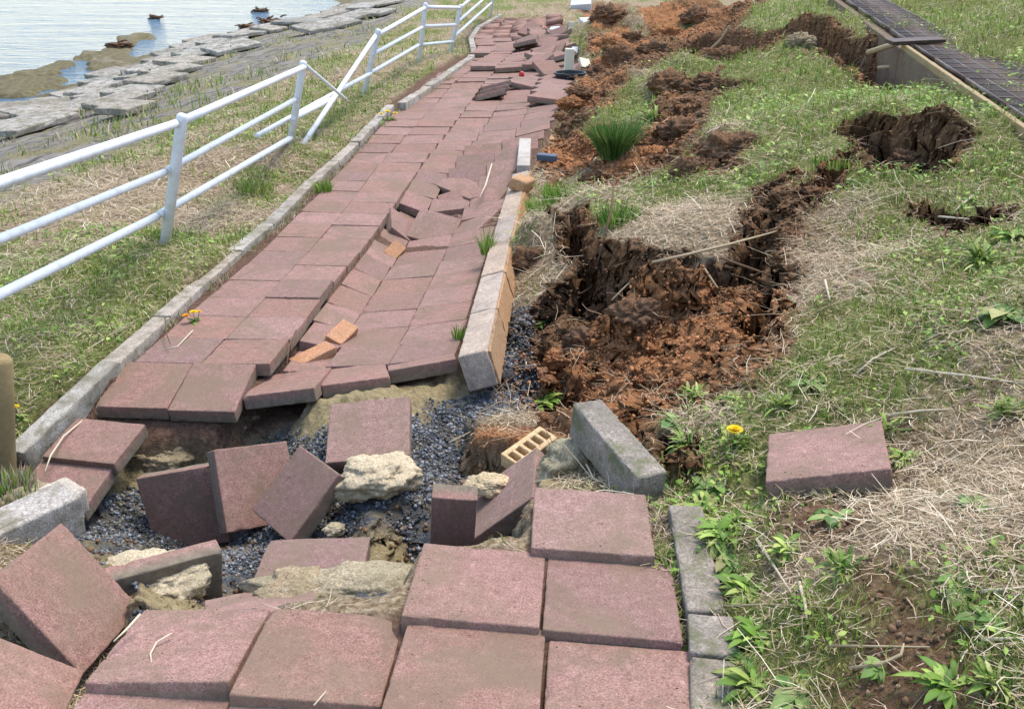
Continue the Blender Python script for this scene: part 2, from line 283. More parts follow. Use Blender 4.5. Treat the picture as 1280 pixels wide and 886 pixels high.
bare=np.clip(spot([(1000,640,.12,.7),(1130,780,.08,.4,1.),(1060,650,.12,.6),(1100,860,.1,.8),(980,720,.08,.5),(1190,540,.15,.5),(1010,290,.15,.5),(1060,590,.1,.4)])+.8*n2-.07,0,1)*(1-ver)
def setattr_(me,name,arr):
    at=me.attributes.new(name,'FLOAT_COLOR','POINT'); a=np.ones((n,4),np.float32)
    for k,c in enumerate(arr): a[:,k]=c
    at.data.foreach_set('color',a.ravel())
def grid_mesh(name):
    nr,nc=GX.shape
    me=bpy.data.meshes.new(name); me.vertices.add(nr*nc)
    co=np.stack([(GX+DXY[...,0]).ravel(),(GY+DXY[...,1]).ravel(),(GZ+DXY[...,2]).ravel()],1).astype(np.float32); me.vertices.foreach_set('co',co.ravel())
    idx=np.arange(nr*nc).reshape(nr,nc)
    q=np.stack([idx[:-1,:-1],idx[:-1,1:],idx[1:,1:],idx[1:,:-1]],-1).reshape(-1,4).astype(np.int32)
    me.loops.add(q.size); me.loops.foreach_set('vertex_index',q.ravel()); me.polygons.add(len(q))
    me.polygons.foreach_set('loop_start',np.arange(0,q.size,4,dtype=np.int32))
    me.polygons.foreach_set('use_smooth',np.ones(len(q),bool)); me.update(calc_edges=True); return me
# ------------------------------------------------------------------ material helpers
def NM(name):
    m=bpy.data.materials.new(name); m.use_nodes=True; t=m.node_tree; b=t.nodes['Principled BSDF']
    b.inputs['Specular IOR Level'].default_value=.25; return m,t,b
def nd(t,k,**kw):
    x=t.nodes.new(k)
    for a,b in kw.items(): setattr(x,a,b)
    return x
def noise(t,vec,sc,det=4,rough=.6,dist=0):
    x=nd(t,'ShaderNodeTexNoise'); x.inputs['Scale'].default_value=sc; x.inputs['Detail'].default_value=det; x.inputs['Roughness'].default_value=rough; x.inputs['Distortion'].default_value=dist
    t.links.new(vec,x.inputs['Vector']); return x.outputs['Fac']
def ramp(t,fac,st):
    r=nd(t,'ShaderNodeValToRGB'); el=r.color_ramp.elements
    while len(el)<len(st): el.new(.5)
    for e,(p,c) in zip(el,st): e.position=p; e.color=(*c,1) if len(c)==3 else c
    t.links.new(fac,r.inputs[0]); return r.outputs[0]
def mix(t,fac,a,b,mode='MIX'):
    x=nd(t,'ShaderNodeMix',data_type='RGBA',blend_type=mode)
    for s,v in ((x.inputs[0],fac),(x.inputs[6],a),(x.inputs[7],b)):
        if isinstance(v,(int,float)): s.default_value=v
        elif isinstance(v,tuple): s.default_value=(*v,1)
        else: t.links.new(v,s)
    return x.outputs[2]
def math_(t,op,a,b=0.,c=None):
    x=nd(t,'ShaderNodeMath',operation=op)
    for s,v in zip(x.inputs,(a,b,c)):
        if v is None: continue
        if isinstance(v,(int,float)): s.default_value=v
        else: t.links.new(v,s)
    return x.outputs[0]
def bump(t,b,h,st,dist):
    x=nd(t,'ShaderNodeBump'); x.inputs['Strength'].default_value=st; x.inputs['Distance'].default_value=dist
    t.links.new(h,x.inputs['Height']); t.links.new(x.outputs[0],b.inputs['Normal']); return x
def objvec(t,rand=True):
    tc=nd(t,'ShaderNodeTexCoord')
    if not rand: return tc.outputs['Object'],tc
    oi=nd(t,'ShaderNodeObjectInfo'); v=nd(t,'ShaderNodeVectorMath',operation='MULTIPLY_ADD')
    cb=nd(t,'ShaderNodeCombineXYZ')
    for i in range(3): t.links.new(oi.outputs['Random'],cb.inputs[i])
    v.inputs[1].default_value=(37,61,23); t.links.new(cb.outputs[0],v.inputs[0]); t.links.new(tc.outputs['Object'],v.inputs[2])
    return v.outputs[0],tc
# ---- ground
m_ground,t,b=NM('ground'); b.inputs['Roughness'].default_value=.95; b.inputs['Specular IOR Level'].default_value=.1
ge=nd(t,'ShaderNodeNewGeometry').outputs['Position']
def att(nm):
    a=nd(t,'ShaderNodeAttribute',attribute_name=nm); s=nd(t,'ShaderNodeSeparateColor'); t.links.new(a.outputs['Color'],s.inputs[0]); return s.outputs
A1=att('cover_a'); A2=att('cover_b')
f1=noise(t,ge,9,5,.65); f2=noise(t,ge,45,5,.7); f3=noise(t,ge,180,3,.7); f4=noise(t,ge,2.2,4,.6)
turf_dry=ramp(t,f2,[(.28,(.10,.068,.038)),(.45,(.25,.18,.11)),(.58,(.42,.33,.22)),(.72,(.58,.48,.35))])
turf_grn=ramp(t,f2,[(.25,(.05,.058,.02)),(.45,(.13,.15,.045)),(.62,(.25,.26,.09)),(.8,(.40,.37,.19))])
gm=math_(t,'ADD',A2[0],math_(t,'MULTIPLY_ADD',f1,1.2,-.6)); gm=ramp(t,gm,[(.35,(0,0,0)),(.65,(1,1,1))])
col=mix(t,gm,turf_dry,turf_grn)
bare_c=ramp(t,f2,[(.3,(.075,.042,.022)),(.5,(.17,.10,.058)),(.65,(.27,.18,.11)),(.8,(.40,.31,.21))])
col=mix(t,math_(t,'MULTIPLY',A2[1],1.0),col,bare_c)
brown_c=ramp(t,f2,[(.25,(.05,.027,.014)),(.45,(.15,.082,.044)),(.6,(.25,.145,.078)),(.8,(.38,.25,.15))])
red_c=ramp(t,f2,[(.22,(.14,.055,.024)),(.42,(.32,.14,.06)),(.6,(.45,.22,.105)),(.8,(.56,.35,.20))])
soil=mix(t,A1[1],brown_c,red_c)
col=mix(t,A1[0],col,soil)
grav_c=ramp(t,f3,[(.3,(.025,.03,.038)),(.5,(.075,.09,.11)),(.65,(.16,.18,.21)),(.8,(.30,.32,.34))])
dirtg=ramp(t,f2,[(.3,(.06,.05,.04)),(.7,(.2,.17,.13))])
col=mix(t,A1[2],col,mix(t,ramp(t,f1,[(.45,(0,0,0)),(.62,(.8,.8,.8))]),grav_c,dirtg))
sand_c=ramp(t,f2,[(.25,(.20,.155,.08)),(.5,(.36,.29,.16)),(.75,(.50,.42,.26))])
col=mix(t,A2[2],col,sand_c)
A3=att('cover_c')
bed_c=ramp(t,f2,[(.3,(.07,.04,.03)),(.6,(.20,.12,.085)),(.8,(.33,.23,.16))])
col=mix(t,A3[0],col,bed_c)
# revetment facing: rows of small setts on the slope down to the water
mp=nd(t,'ShaderNodeMapping'); mp.inputs['Rotation'].default_value=(0,0,math.radians(-66)); t.links.new(ge,mp.inputs[0])
br=nd(t,'ShaderNodeTexBrick'); br.inputs['Scale'].default_value=1.0; br.inputs['Brick Width'].default_value=.85; br.inputs['Row Height'].default_value=.42; br.inputs['Mortar Size'].default_value=.045
br.inputs['Color1'].default_value=(.30,.27,.235,1); br.inputs['Color2'].default_value=(.18,.165,.145,1); br.inputs['Mortar'].default_value=(.05,.05,.045,1)
dv=nd(t,'ShaderNodeVectorMath',operation='MULTIPLY_ADD'); nc_=nd(t,'ShaderNodeTexNoise'); nc_.inputs['Scale'].default_value=.8; t.links.new(ge,nc_.inputs[0]); t.links.new(nc_.outputs['Color'],dv.inputs[0]); dv.inputs[1].default_value=(.28,.28,0); t.links.new(mp.outputs[0],dv.inputs[2]); t.links.new(dv.outputs[0],br.inputs[0])
rv=mix(t,.45,br.outputs[0],ramp(t,f1,[(.3,(.10,.09,.08)),(.5,(.25,.23,.20)),(.7,(.37,.34,.30)),(.85,(.5,.47,.42))]),'MIX')
rv=mix(t,ramp(t,f4,[(.50,(0,0,0)),(.60,(.8,.8,.8))]),rv,mix(t,.5,turf_grn,turf_dry))
col=mix(t,A3[1],col,rv)
mud=ramp(t,f1,[(.35,(.10,.085,.05)),(.65,(.22,.19,.11))])
col=mix(t,A3[2],col,mud)
t.links.new(col,b.inputs['Base Color'])
hgt=math_(t,'ADD',math_(t,'MULTIPLY',f2,1.0),math_(t,'MULTIPLY',f3,.35)); bump(t,b,hgt,.9,.02)
gme=grid_mesh('ground')
setattr_(gme,'cover_a',[brown,red,gravel]); setattr_(gme,'cover_b',[green,bare,sand])
pathonly=np.clip(np.maximum(path,MK['fg'])*(1-hole),0,1); setattr_(gme,'cover_c',[pathonly,rev*(1-spitm),np.clip(spitm,0,1)])
gme.materials.append(m_ground)
go=bpy.data.objects.new('ground',gme); C.objects.link(go); go['kind']='structure'
# ------------------------------------------------------------------ object helpers
def tag(o,label=None,cat=None,group=None,kind=None):
    if label: o['label']=label
    if cat: o['category']=cat
    if group: o['group']=group
    if kind: o['kind']=kind
    return o
def link(name,me,parent=None,mat=None):
    o=bpy.data.objects.new(name,me); C.objects.link(o)
    if parent: o.parent=parent
    if mat and not me.materials: me.materials.append(mat)
    return o
def empty(name,loc=(0,0,0)):
    o=bpy.data.objects.new(name,None); o.location=loc; C.objects.link(o); o.empty_display_size=.1; return o
def mesh_np(name,V,Q,T=None,smooth=False,col=None):
    me=bpy.data.meshes.new(name); me.vertices.add(len(V)); me.vertices.foreach_set('co',np.asarray(V,np.float32).ravel())
    Q=np.asarray(Q,np.int32).reshape(-1,4); T=np.zeros((0,3),np.int32) if T is None else np.asarray(T,np.int32).reshape(-1,3)
    me.loops.add(Q.size+T.size); me.loops.foreach_set('vertex_index',np.concatenate([Q.ravel(),T.ravel()]))
    me.polygons.add(len(Q)+len(T))
    me.polygons.foreach_set('loop_start',np.concatenate([np.arange(0,Q.size,4),Q.size+np.arange(0,T.size,3)]).astype(np.int32))
    if smooth: me.polygons.foreach_set('use_smooth',np.ones(len(Q)+len(T),bool))
    me.update(calc_edges=True)
    if col is not None:
        a=me.attributes.new('tint','FLOAT_COLOR','POINT'); c=np.ones((len(V),4),np.float32); c[:,:3]=col; a.data.foreach_set('color',c.ravel())
    return me
def mat4(c,u,nrm,scale=(1,1,1)):
    u=Vector(u).normalized(); nz=Vector(nrm).normalized(); y=nz.cross(u).normalized(); u=y.cross(nz).normalized()
    M=Matrix((u,y,nz)).transposed().to_4x4(); M=Matrix.Translation(Vector(c))@M@Matrix.Diagonal((*scale,1)); return M
def worn_box(name,sx,sy,sz,r=.006,seed=0,chip=.006,topz=0.,step=.012,wob=.0012,roundk=None):
    """worn rectangular block, edges rounded and chipped; top face at z=topz"""
    rs=np.random.default_rng(seed)
    def ax(L):
        k=max(2,int(L/step)); a=np.linspace(-L/2+r*1.3,L/2-r*1.3,k)
        return np.concatenate([[-L/2,-L/2+r*.35,-L/2+r*.8],a,[L/2-r*.8,L/2-r*.35,L/2]])
    ax_=[ax(sx),ax(sy),ax(sz)]; V=[];Q=[];idx={}
    def vid(i,j,k):
        key=(i,j,k)
        if key not in idx: idx[key]=len(V); V.append((ax_[0][i],ax_[1][j],ax_[2][k]))
        return idx[key]
    nx,ny,nz=[len(a) for a in ax_]
    for s,K in ((0,0),(1,nz-1)):
        for i in range(nx-1):
            for j in range(ny-1):
                q=[vid(i,j,K),vid(i+1,j,K),vid(i+1,j+1,K),vid(i,j+1,K)]; Q.append(q if s else q[::-1])
    for s,J in ((0,0),(1,ny-1)):
        for i in range(nx-1):
            for k in range(nz-1):
                q=[vid(i,J,k),vid(i+1,J,k),vid(i+1,J,k+1),vid(i,J,k+1)]; Q.append(q if not s else q[::-1])
    for s,I in ((0,0),(1,nx-1)):
        for j in range(ny-1):
            for k in range(nz-1):
                q=[vid(I,j,k),vid(I,j+1,k),vid(I,j+1,k+1),vid(I,j,k+1)]; Q.append(q if s else q[::-1])
    V=np.array(V); h=np.array([sx,sy,sz])/2
    nn=fbm(V[:,0]*1+seed*3.1+V[:,2]*2,V[:,1]+seed*1.7-V[:,2]*1.3,.045,3,seed)
    # distance to nearest edge of the box
    dd=np.sort(h-np.abs(V),axis=1)[:,1]
    rr=r*(1+.5*fbm(V[:,0]+V[:,2],V[:,1]-V[:,2],.02,2,seed+9))
    rr=rr+chip*np.clip(nn*3.0-.75,0,2.0)
    q=np.clip(V,-(h-rr[:,None]),h-rr[:,None]); d=V-q; L=np.linalg.norm(d,axis=1); 
    f=np.where(L>1e-9,np.minimum(rr/np.maximum(L,1e-9),1.),1.); V=q+d*f[:,None]
    V+=wob*np.stack([fbm(V[:,1],V[:,2],.02,2,seed+3),fbm(V[:,0],V[:,2]+V[:,1],.02,2,seed+4),fbm(V[:,0],V[:,1],.02,2,seed+5)],1)
    V[:,2]+=topz-sz/2
    return mesh_np(name,V,Q,smooth=True)
def tube_np(pts,rad,k=8,cap=True):
    pts=np.array(pts,float); m=len(pts); rad=np.full(m,rad) if np.isscalar(rad) else np.array(rad)
    tan=np.gradient(pts,axis=0); tan/=np.linalg.norm(tan,axis=1)[:,None]+1e-12
    up=np.array([0,0,1.]) if abs(tan[0,2])<.9 else np.array([1.,0,0]); V=[]
    a=np.linspace(0,2*math.pi,k,endpoint=False)
    for i in range(m):
        e=np.cross(tan[i],up); e/=np.linalg.norm(e)+1e-12; f=np.cross(e,tan[i]); up=f
        V+=[pts[i]+rad[i]*(math.cos(q)*e+math.sin(q)*f) for q in a]
    Q=[]; 
    for i in range(m-1):
        for j in range(k): Q.append((i*k+j,i*k+(j+1)%k,(i+1)*k+(j+1)%k,(i+1)*k+j))
    T=[]
    if cap:
        V.append(pts[0]); V.append(pts[-1]); c0=len(V)-2
        for j in range(k): T.append((c0,(j+1)%k,j)); T.append((c0+1,(m-1)*k+j,(m-1)*k+(j+1)%k))
    return V,Q,T
def tube(name,pts,rad,mat,parent=None,k=10,origin=None):
    V,Q,T=tube_np(pts,rad,k); V=np.array(V)
    if parent is not None: V=V-np.array(parent.location)
    o0=np.zeros(3)
    if parent is None: o0=np.array(pts[0]); V=V-o0
    me=mesh_np(name,V,Q,T,smooth=True); o=link(name,me,parent,mat)
    if parent is None: o.location=o0
    return o
def lump(name,c,size,mat,seed,parent=None,sub=5,rough=.35,flat=.8,soil=False):
    bm=bmesh.new(); bmesh.ops.create_icosphere(bm,subdivisions=sub,radius=1.)
    me=bpy.data.meshes.new(name); bm.to_mesh(me); bm.free()
    V=np.empty(len(me.vertices)*3); me.vertices.foreach_get('co',V); V=V.reshape(-1,3)
    from mathutils import noise as mn
    o3=Vector((seed*1.7,seed*.9,seed*2.3)); f=np.empty(len(V))
    for i,v in enumerate(V):
        q=Vector(v); f[i]=.9*mn.noise(q*1.1+o3)+.45*mn.noise(q*2.6+o3)+.22*mn.noise(q*6+o3)+.16*mn.noise(q*13+o3)+.12*mn.noise(q*27+o3)
    if soil:
        for i,v in enumerate(V):
            q=Vector(v); f[i]=.55*mn.noise(q*1.3+o3)+.45*mn.noise(q*3.1+o3)+.40*abs(mn.noise(q*6.5+o3))+.30*abs(mn.noise(q*13+o3))+.2*mn.noise(q*26+o3)
    V=V*(1+rough*f*1.5)[:,None]
    if not soil: V[:,2]=np.where(V[:,2]>.45,.45+(V[:,2]-.45)*.6,V[:,2])
    V*=np.array(size); me.vertices.foreach_set('co',V.ravel().astype(np.float32))
    me.polygons.foreach_set('use_smooth',np.ones(len(me.polygons),bool)); me.update()
    o=link(name,me,parent,mat); o.location=c; return o
# ------------------------------------------------------------------ materials
def concrete(name,stops,under=None,spk=260,dirt=.35,dirtc=(.12,.10,.07),bst=.5,moss=None,side=None,rough=.9):
    m,t,b=NM(name); b.inputs['Roughness'].default_value=rough; v,tc=objvec(t)
    big=noise(t,v,7,4,.6); mid=noise(t,v,38,5,.72); fine=noise(t,v,spk,2,.6); vo=nd(t,'ShaderNodeTexVoronoi'); vo.inputs['Scale'].default_value=spk*.85; t.links.new(v,vo.inputs['Vector'])
    base=ramp(t,mid,stops)
    c=mix(t,.55,base,ramp(t,fine,[(.3,tuple(x*.35 for x in stops[1][1])),(.5,stops[1][1]),(.68,tuple(min(.8,x*1.6+.05) for x in stops[1][1]))]))
    sp_=ramp(t,vo.outputs['Color'],[(.0,(.25,.25,.25)),(.2,(.9,.9,.9)),(.8,(1,1,1)),(1.,(1.25,1.3,1.3))]); c=mix(t,.55,c,sp_,'MULTIPLY')
    vo2=nd(t,'ShaderNodeTexVoronoi'); vo2.inputs['Scale'].default_value=spk*.42; t.links.new(v,vo2.inputs['Vector']); c=mix(t,.5,c,ramp(t,vo2.outputs['Color'],[(.0,(.35,.33,.33)),(.16,(.95,.95,.95)),(.84,(1,1,1)),(.95,(1.55,1.5,1.45))]),'MULTIPLY')
    oi=nd(t,'ShaderNodeObjectInfo'); c=mix(t,.8,c,ramp(t,oi.outputs['Random'],[(0,(.74,.76,.80)),(.2,(1.0,.90,.80)),(.45,(1,.98,.99)),(.7,(.88,.80,.72)),(.85,(1.12,1.08,1.08)),(1,(.95,1.0,.98))]),'MULTIPLY')
    stn=noise(t,v,3.2,5,.7,.6); c=mix(t,math_(t,'MULTIPLY',ramp(t,stn,[(.50,(0,0,0)),(.60,(1,1,1))]),dirt*.75),c,tuple(x*.85 for x in dirtc))
    c=mix(t,math_(t,'MULTIPLY',ramp(t,big,[(.44,(0,0,0)),(.72,(1,1,1))]),dirt),c,dirtc)
    if moss: c=mix(t,math_(t,'MULTIPLY',ramp(t,noise(t,v,14,5,.7),[(.5,(0,0,0)),(.64,(1,1,1))]),.8),c,moss)
    if under:
        sx=nd(t,'ShaderNodeSeparateXYZ'); t.links.new(tc.outputs['Object'],sx.inputs[0])
        zz=math_(t,'ADD',sx.outputs[2],math_(t,'MULTIPLY_ADD',mid,.016,-.008))
        k=ramp(t,math_(t,'MULTIPLY_ADD',zz,-12.,0.),[(.22,(0,0,0)),(.30,(.45,.45,.45)),(.58,(1,1,1))])
        c=mix(t,k,c,mix(t,.5,under,ramp(t,mid,[(.3,tuple(x*.4 for x in under)),(.7,tuple(x*1.5 for x in under))])))
    t.links.new(c,b.inputs['Base Color'])
    bump(t,b,math_(t,'ADD',math_(t,'MULTIPLY',fine,.6),mid),bst,.004); return m
m_slab=concrete('red_concrete',[(.25,(.145,.085,.070)),(.5,(.285,.168,.145)),(.7,(.41,.275,.245))],under=(.19,.155,.115),dirt=.75,dirtc=(.20,.145,.10))
m_kerb=concrete('grey_concrete',[(.25,(.24,.23,.215)),(.5,(.44,.42,.40)),(.72,(.58,.56,.53))],dirt=.5,dirtc=(.17,.155,.12),moss=(.10,.09,.07),spk=200,bst=.7)
m_kerb_pale=concrete('pale_concrete',[(.25,(.33,.31,.285)),(.5,(.50,.47,.43)),(.72,(.63,.60,.55))],dirt=.5,dirtc=(.27,.23,.18),spk=200,bst=.7)
m_kerb_dark=concrete('weathered_concrete',[(.25,(.12,.105,.09)),(.5,(.28,.25,.215)),(.72,(.47,.43,.385))],dirt=.6,dirtc=(.13,.12,.09),spk=180,bst=.9,moss=(.12,.13,.06))
m_kerb_left=concrete('lichen_concrete',[(.25,(.22,.20,.18)),(.5,(.40,.37,.33)),(.72,(.56,.53,.48))],dirt=.7,dirtc=(.2,.17,.12),spk=180,bst=.8,moss=(.17,.16,.11))
m_kerb_tan=concrete('tan_concrete',[(.25,(.26,.20,.155)),(.5,(.44,.365,.30)),(.72,(.60,.52,.44))],dirt=.5,dirtc=(.22,.17,.14),spk=200,bst=.7)
m_brick=concrete('orange_brick',[(.25,(.30,.13,.065)),(.5,(.48,.24,.13)),(.72,(.60,.36,.22))],dirt=.4,dirtc=(.3,.2,.12),spk=200)
m_yel=concrete('yellow_brick',[(.25,(.46,.30,.15)),(.5,(.62,.43,.24)),(.72,(.72,.55,.34))],dirt=.2,dirtc=(.4,.25,.14),spk=200)
m_stain=concrete('soil_stained_concrete',[(.25,(.28,.14,.06)),(.5,(.46,.28,.15)),(.72,(.58,.42,.27))],dirt=.3,dirtc=(.3,.2,.12),spk=200)
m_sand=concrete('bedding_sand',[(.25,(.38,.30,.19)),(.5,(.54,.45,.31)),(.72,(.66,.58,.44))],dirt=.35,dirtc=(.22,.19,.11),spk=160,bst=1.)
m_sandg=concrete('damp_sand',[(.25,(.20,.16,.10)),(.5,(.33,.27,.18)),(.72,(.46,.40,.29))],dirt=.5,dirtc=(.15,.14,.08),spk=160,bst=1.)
m_soil=concrete('brown_soil',[(.25,(.05,.03,.017)),(.5,(.13,.075,.042)),(.72,(.25,.16,.095))],dirt=.4,dirtc=(.30,.13,.055),spk=90,bst=1.)
m_redsoil=concrete('red_soil',[(.25,(.15,.06,.025)),(.5,(.33,.14,.055)),(.72,(.46,.24,.12))],dirt=.4,dirtc=(.14,.08,.045),spk=90,bst=1.)
def paint(name,col,rough=.5,metal=0,var=.15,dirt=(.25,.2,.15),da=.25,sc=20):
    m,t,b=NM(name); b.inputs['Roughness'].default_value=rough; b.inputs['Metallic'].default_value=metal; v,tc=objvec(t)
    c=mix(t,ramp(t,noise(t,v,sc,5,.65),[(.52,(0,0,0)),(.75,(da,da,da))]),col,dirt)
    c=mix(t,var,c,ramp(t,noise(t,v,sc*4,3,.6),[(.3,(.5,.5,.5)),(.7,(1,1,1))]),'MULTIPLY'); t.links.new(c,b.inputs['Base Color']); bump(t,b,noise(t,v,sc*6,3),.15,.002); return m
m_white=paint('white_paint',(.70,.74,.77),.5,0,.3,(.40,.33,.26),.55,14); m_bolt=paint('bolt_steel',(.06,.05,.045),.6)
m_steel=paint('rusty_steel',(.085,.06,.05),.55,.3,.3,(.28,.13,.06),.5,9); m_edge=paint('rusted_frame',(.34,.25,.12),.7,.1,.3,(.22,.09,.035),.7,12); m_chan=concrete('channel_concrete',[(.25,(.07,.055,.035)),(.5,(.16,.125,.085)),(.72,(.26,.21,.15))],dirt=.5,dirtc=(.16,.09,.05),spk=60)
m_black=paint('black_plastic',(.02,.025,.03),.4,0,.2,(.15,.13,.1),.3); m_cream=paint('cream_plaster',(.66,.60,.46),.8); m_pale=paint('pale_plastic',(.55,.57,.6),.5); m_redp=paint('red_plastic',(.5,.03,.03),.4); m_blue=paint('blue_grey_plastic',(.08,.11,.16),.5)
m_wood=paint('weathered_wood',(.30,.22,.11),.9,0,.5,(.12,.09,.04),.8,12); m_stick=paint('dry_stem',(.42,.33,.21),.9,0,.4); m_root=paint('root_bark',(.14,.085,.05),.9,0,.4); m_stickp=paint('bleached_stem',(.60,.52,.38),.9,0,.3)
m_tint={}
def tintmat(name,rough=.8,trans=0.):
    m,t,b=NM(name); a=nd(t,'ShaderNodeAttribute',attribute_name='tint'); t.links.new(a.outputs['Color'],b.inputs['Base Color']); b.inputs['Roughness'].default_value=rough
    b.inputs['Specular IOR Level'].default_value=.2
    if trans:
        tr=nd(t,'ShaderNodeBsdfTranslucent'); t.links.new(a.outputs['Color'],tr.inputs[0]); mx=nd(t,'ShaderNodeMixShader'); mx.inputs[0].default_value=trans
        t.links.new(b.outputs[0],mx.inputs[1]); t.links.new(tr.outputs[0],mx.inputs[2]); t.links.new(mx.outputs[0],t.nodes['Material Output'].inputs[0])
    return m
m_blade=tintmat('grass_blade',.6,.3); m_straw=tintmat('straw',.9,.15); m_leaf=tintmat('leaf',.5,.25); m_gravel=tintmat('gravel_stone',.75)
# ------------------------------------------------------------------ water
m_water,t,b=NM('lake_water'); b.inputs['Base Color'].default_value=(.10,.19,.28,1); b.inputs['Roughness'].default_value=.10; b.inputs['Specular IOR Level'].default_value=.6; b.inputs['IOR'].default_value=1.33
ge=nd(t,'ShaderNodeNewGeometry').outputs['Position']; mp=nd(t,'ShaderNodeMapping'); mp.inputs['Scale'].default_value=(.6,1.6,1); t.links.new(ge,mp.inputs[0])
bump(t,b,math_(t,'ADD',noise(t,mp.outputs[0],2.6,4,.6,.4),math_(t,'MULTIPLY',noise(t,mp.outputs[0],.5,2,.5),1.5)),.9,.35)
bm=bmesh.new(); bmesh.ops.create_grid(bm,x_segments=40,y_segments=40,size=2000); me=bpy.data.meshes.new('water'); bm.to_mesh(me); bm.free()
wo=link('water',me,None,m_water); wo.location=(-1975,1500,-1.5); wo['kind']='structure'
# ------------------------------------------------------------------ paving slabs
slabM=[worn_box('slab',.3,.3,.06,.0045,s,.011) for s in range(11)]
for m in slabM: m.materials.append(m_slab)
nslab=0
def slab(M,label,group=None):
    global nslab
    o=link('concrete_tile',slabM[(nslab*7)%11]); nslab+=1; o.matrix_world=M; tag(o,label,'paving slab',group); return o
slab_lbl={'A1':'clean pink slab in the foreground, directly below the small upright slab stub','A2':'pink foreground slab with a bleached straw on it, beside the weedy strip',
'A3':'raised rosy slab at the far right of the foreground, nearest the loose grey kerb block','B1':'brownish foreground slab at bottom centre left, below the sandy ledge',
'B2':'speckled pink slab at the very bottom centre of the photo','B3':'pink slab with thin curved stems at the bottom, next to the right kerb','C1':'brownish slab lifted at its near edge, with a curled straw on it',
'D1':'slab half cut off by the bottom edge, under the lifted slab','E':'slab cut off by the bottom left corner of the photo','F':'large slab tipped steeply sideways at the left edge, below the pale kerb end',
'G1':'slab standing on edge at the left of the pit, its face turned to the viewer','G2':'slab leaning in the pit, right of the one standing on edge',
'G3':'darkest slab, lying cornerwise in the middle of the pit','G4':'red slab sloping forward behind the pale sand lump',
'N':'slab bridging the black gap at the front, between left and right path strips','G6':'slab lying low at the near side of the pit, beside the sandy ledge','H2':'slab tipped up on its left edge beside the small yellow perforated brick','R':'single slab lying alone on the grassy bank'}
for k,(c,u,nn) in SL.items():
    sc=(1,1,1)
    if k=='G3': sc=(.92,.92,1)
    slab(mat4(c,u,nn,sc),slab_lbl[k])
def quad(q,label,name='paving_slab',mesh=None,base=.3,group=None,zs=1.,fit=True):
    q=[np.array(a,float) for a in q]; c=sum(q)/4; u=(q[1]-q[0]+q[2]-q[3])/2; v=(q[0]-q[3]+q[1]-q[2])/2; nn=np.cross(u,v)
    s=(np.linalg.norm(u)/base*.994,np.linalg.norm(v)/base*.994,zs) if fit else (1,1,1)
    return slab(mat4(c,u,nn,s),label,group)
for k_,(q_,l_) in enumerate([(([286,872],[474,888],[440,1002],[238,985]),'slab cut off by the bottom edge, below the brownish bottom centre left slab'),(([477,890],[673,907],[668,1035],[442,1012]),'slab barely showing at the bottom edge below the speckled pink slab'),(([677,909],[858,922],[884,1050],[672,1035]),'slab barely showing at the bottom edge left of the right kerb')]): quad([P(a,b,-.098) for a,b in q_],l_)
# stub slab, slab on edge with its dark underside, thin sliver
quad([P(541,622,-.17),P(596,625,-.19),P(592,700,-.42),P(535,695,-.42)],'short stub of a slab standing upright between two pink slabs')
e0=P(140,706,-.24); e1=P(259,676,-.26); u=(e1-e0)/np.linalg.norm(e1-e0); nn=np.cross(u,[0,0,1.]); nn=-nn/np.linalg.norm(nn)+np.array([0,0,.12])
up=np.cross(nn,u); up/=np.linalg.norm(up); up=up if up[2]>0 else -up
slab(mat4((e0+e1)/2-up*.15,u,nn),'slab on its edge with its dark underside showing above the black hollow')
quad([P(250,752,-.23),P(385,722,-.23),P(400,752,-.17),P(262,780,-.17)],'thin red sliver of slab sticking out under the bottom centre left slab')
quad([P(-20,735,-.28),P(70,822,-.33),P(60,900,-.5),P(-60,800,-.5)],'shadowed slab wedged under the steeply tipped slab at the left edge')
# sunken pair at the left front and the first left row
ordn=['zero','first','second','third','fourth','fifth','sixth','seventh','eighth','ninth','tenth','eleventh','twelfth','thirteenth','fourteenth','fifteenth','sixteenth','seventeenth','eighteenth','nineteenth','twentieth','twenty first','twenty second','twenty third','twenty fourth','twenty fifth','twenty sixth','twenty seventh','twenty eighth','twenty ninth','thirtieth','thirty first','thirty second','thirty third','thirty fourth','thirty fifth','thirty sixth','thirty seventh','thirty eighth','thirty ninth','fortieth','forty first','forty second','forty third','forty fourth','forty fifth','forty sixth','forty seventh','forty eighth','forty ninth','fiftieth','fifty first','fifty second','fifty third','fifty fourth','fifty fifth']
quad([P(91,521,-.475),P(180,530,-.475),P(144,580,-.52),P(56,571,-.52)],'sunken slab with a bleached straw on it, front left of the broken path')
quad([P(56,573,-.54),P(143,582,-.54),P(103,638,-.60),P(8,627,-.60)],'lowest sunken slab, half under the broken end of the left kerb')
def tilt(q,ax,ay,dz,yaw=0,dx=0,dy=0):
    q=[np.array(a,float) for a in q]; c=sum(q)/4; cy,sy=math.cos(yaw),math.sin(yaw); out=[]
    for a in q:
        d=a-c; d=np.array([cy*d[0]-sy*d[1],sy*d[0]+cy*d[1],d[2]]); d[2]+=math.tan(ax)*d[1]+math.tan(ay)*d[0]; out.append(c+d+np.array([dx,dy,dz]))
    return out
cn=['first','second','third','fourth','fifth']
v0A=float(vof(P(274,519,-.48))); v0B=float(vof(P(391,487,-.42)))
v0=[v0A,v0A,v0B,v0B+.01,v0B+.02]
D=math.radians
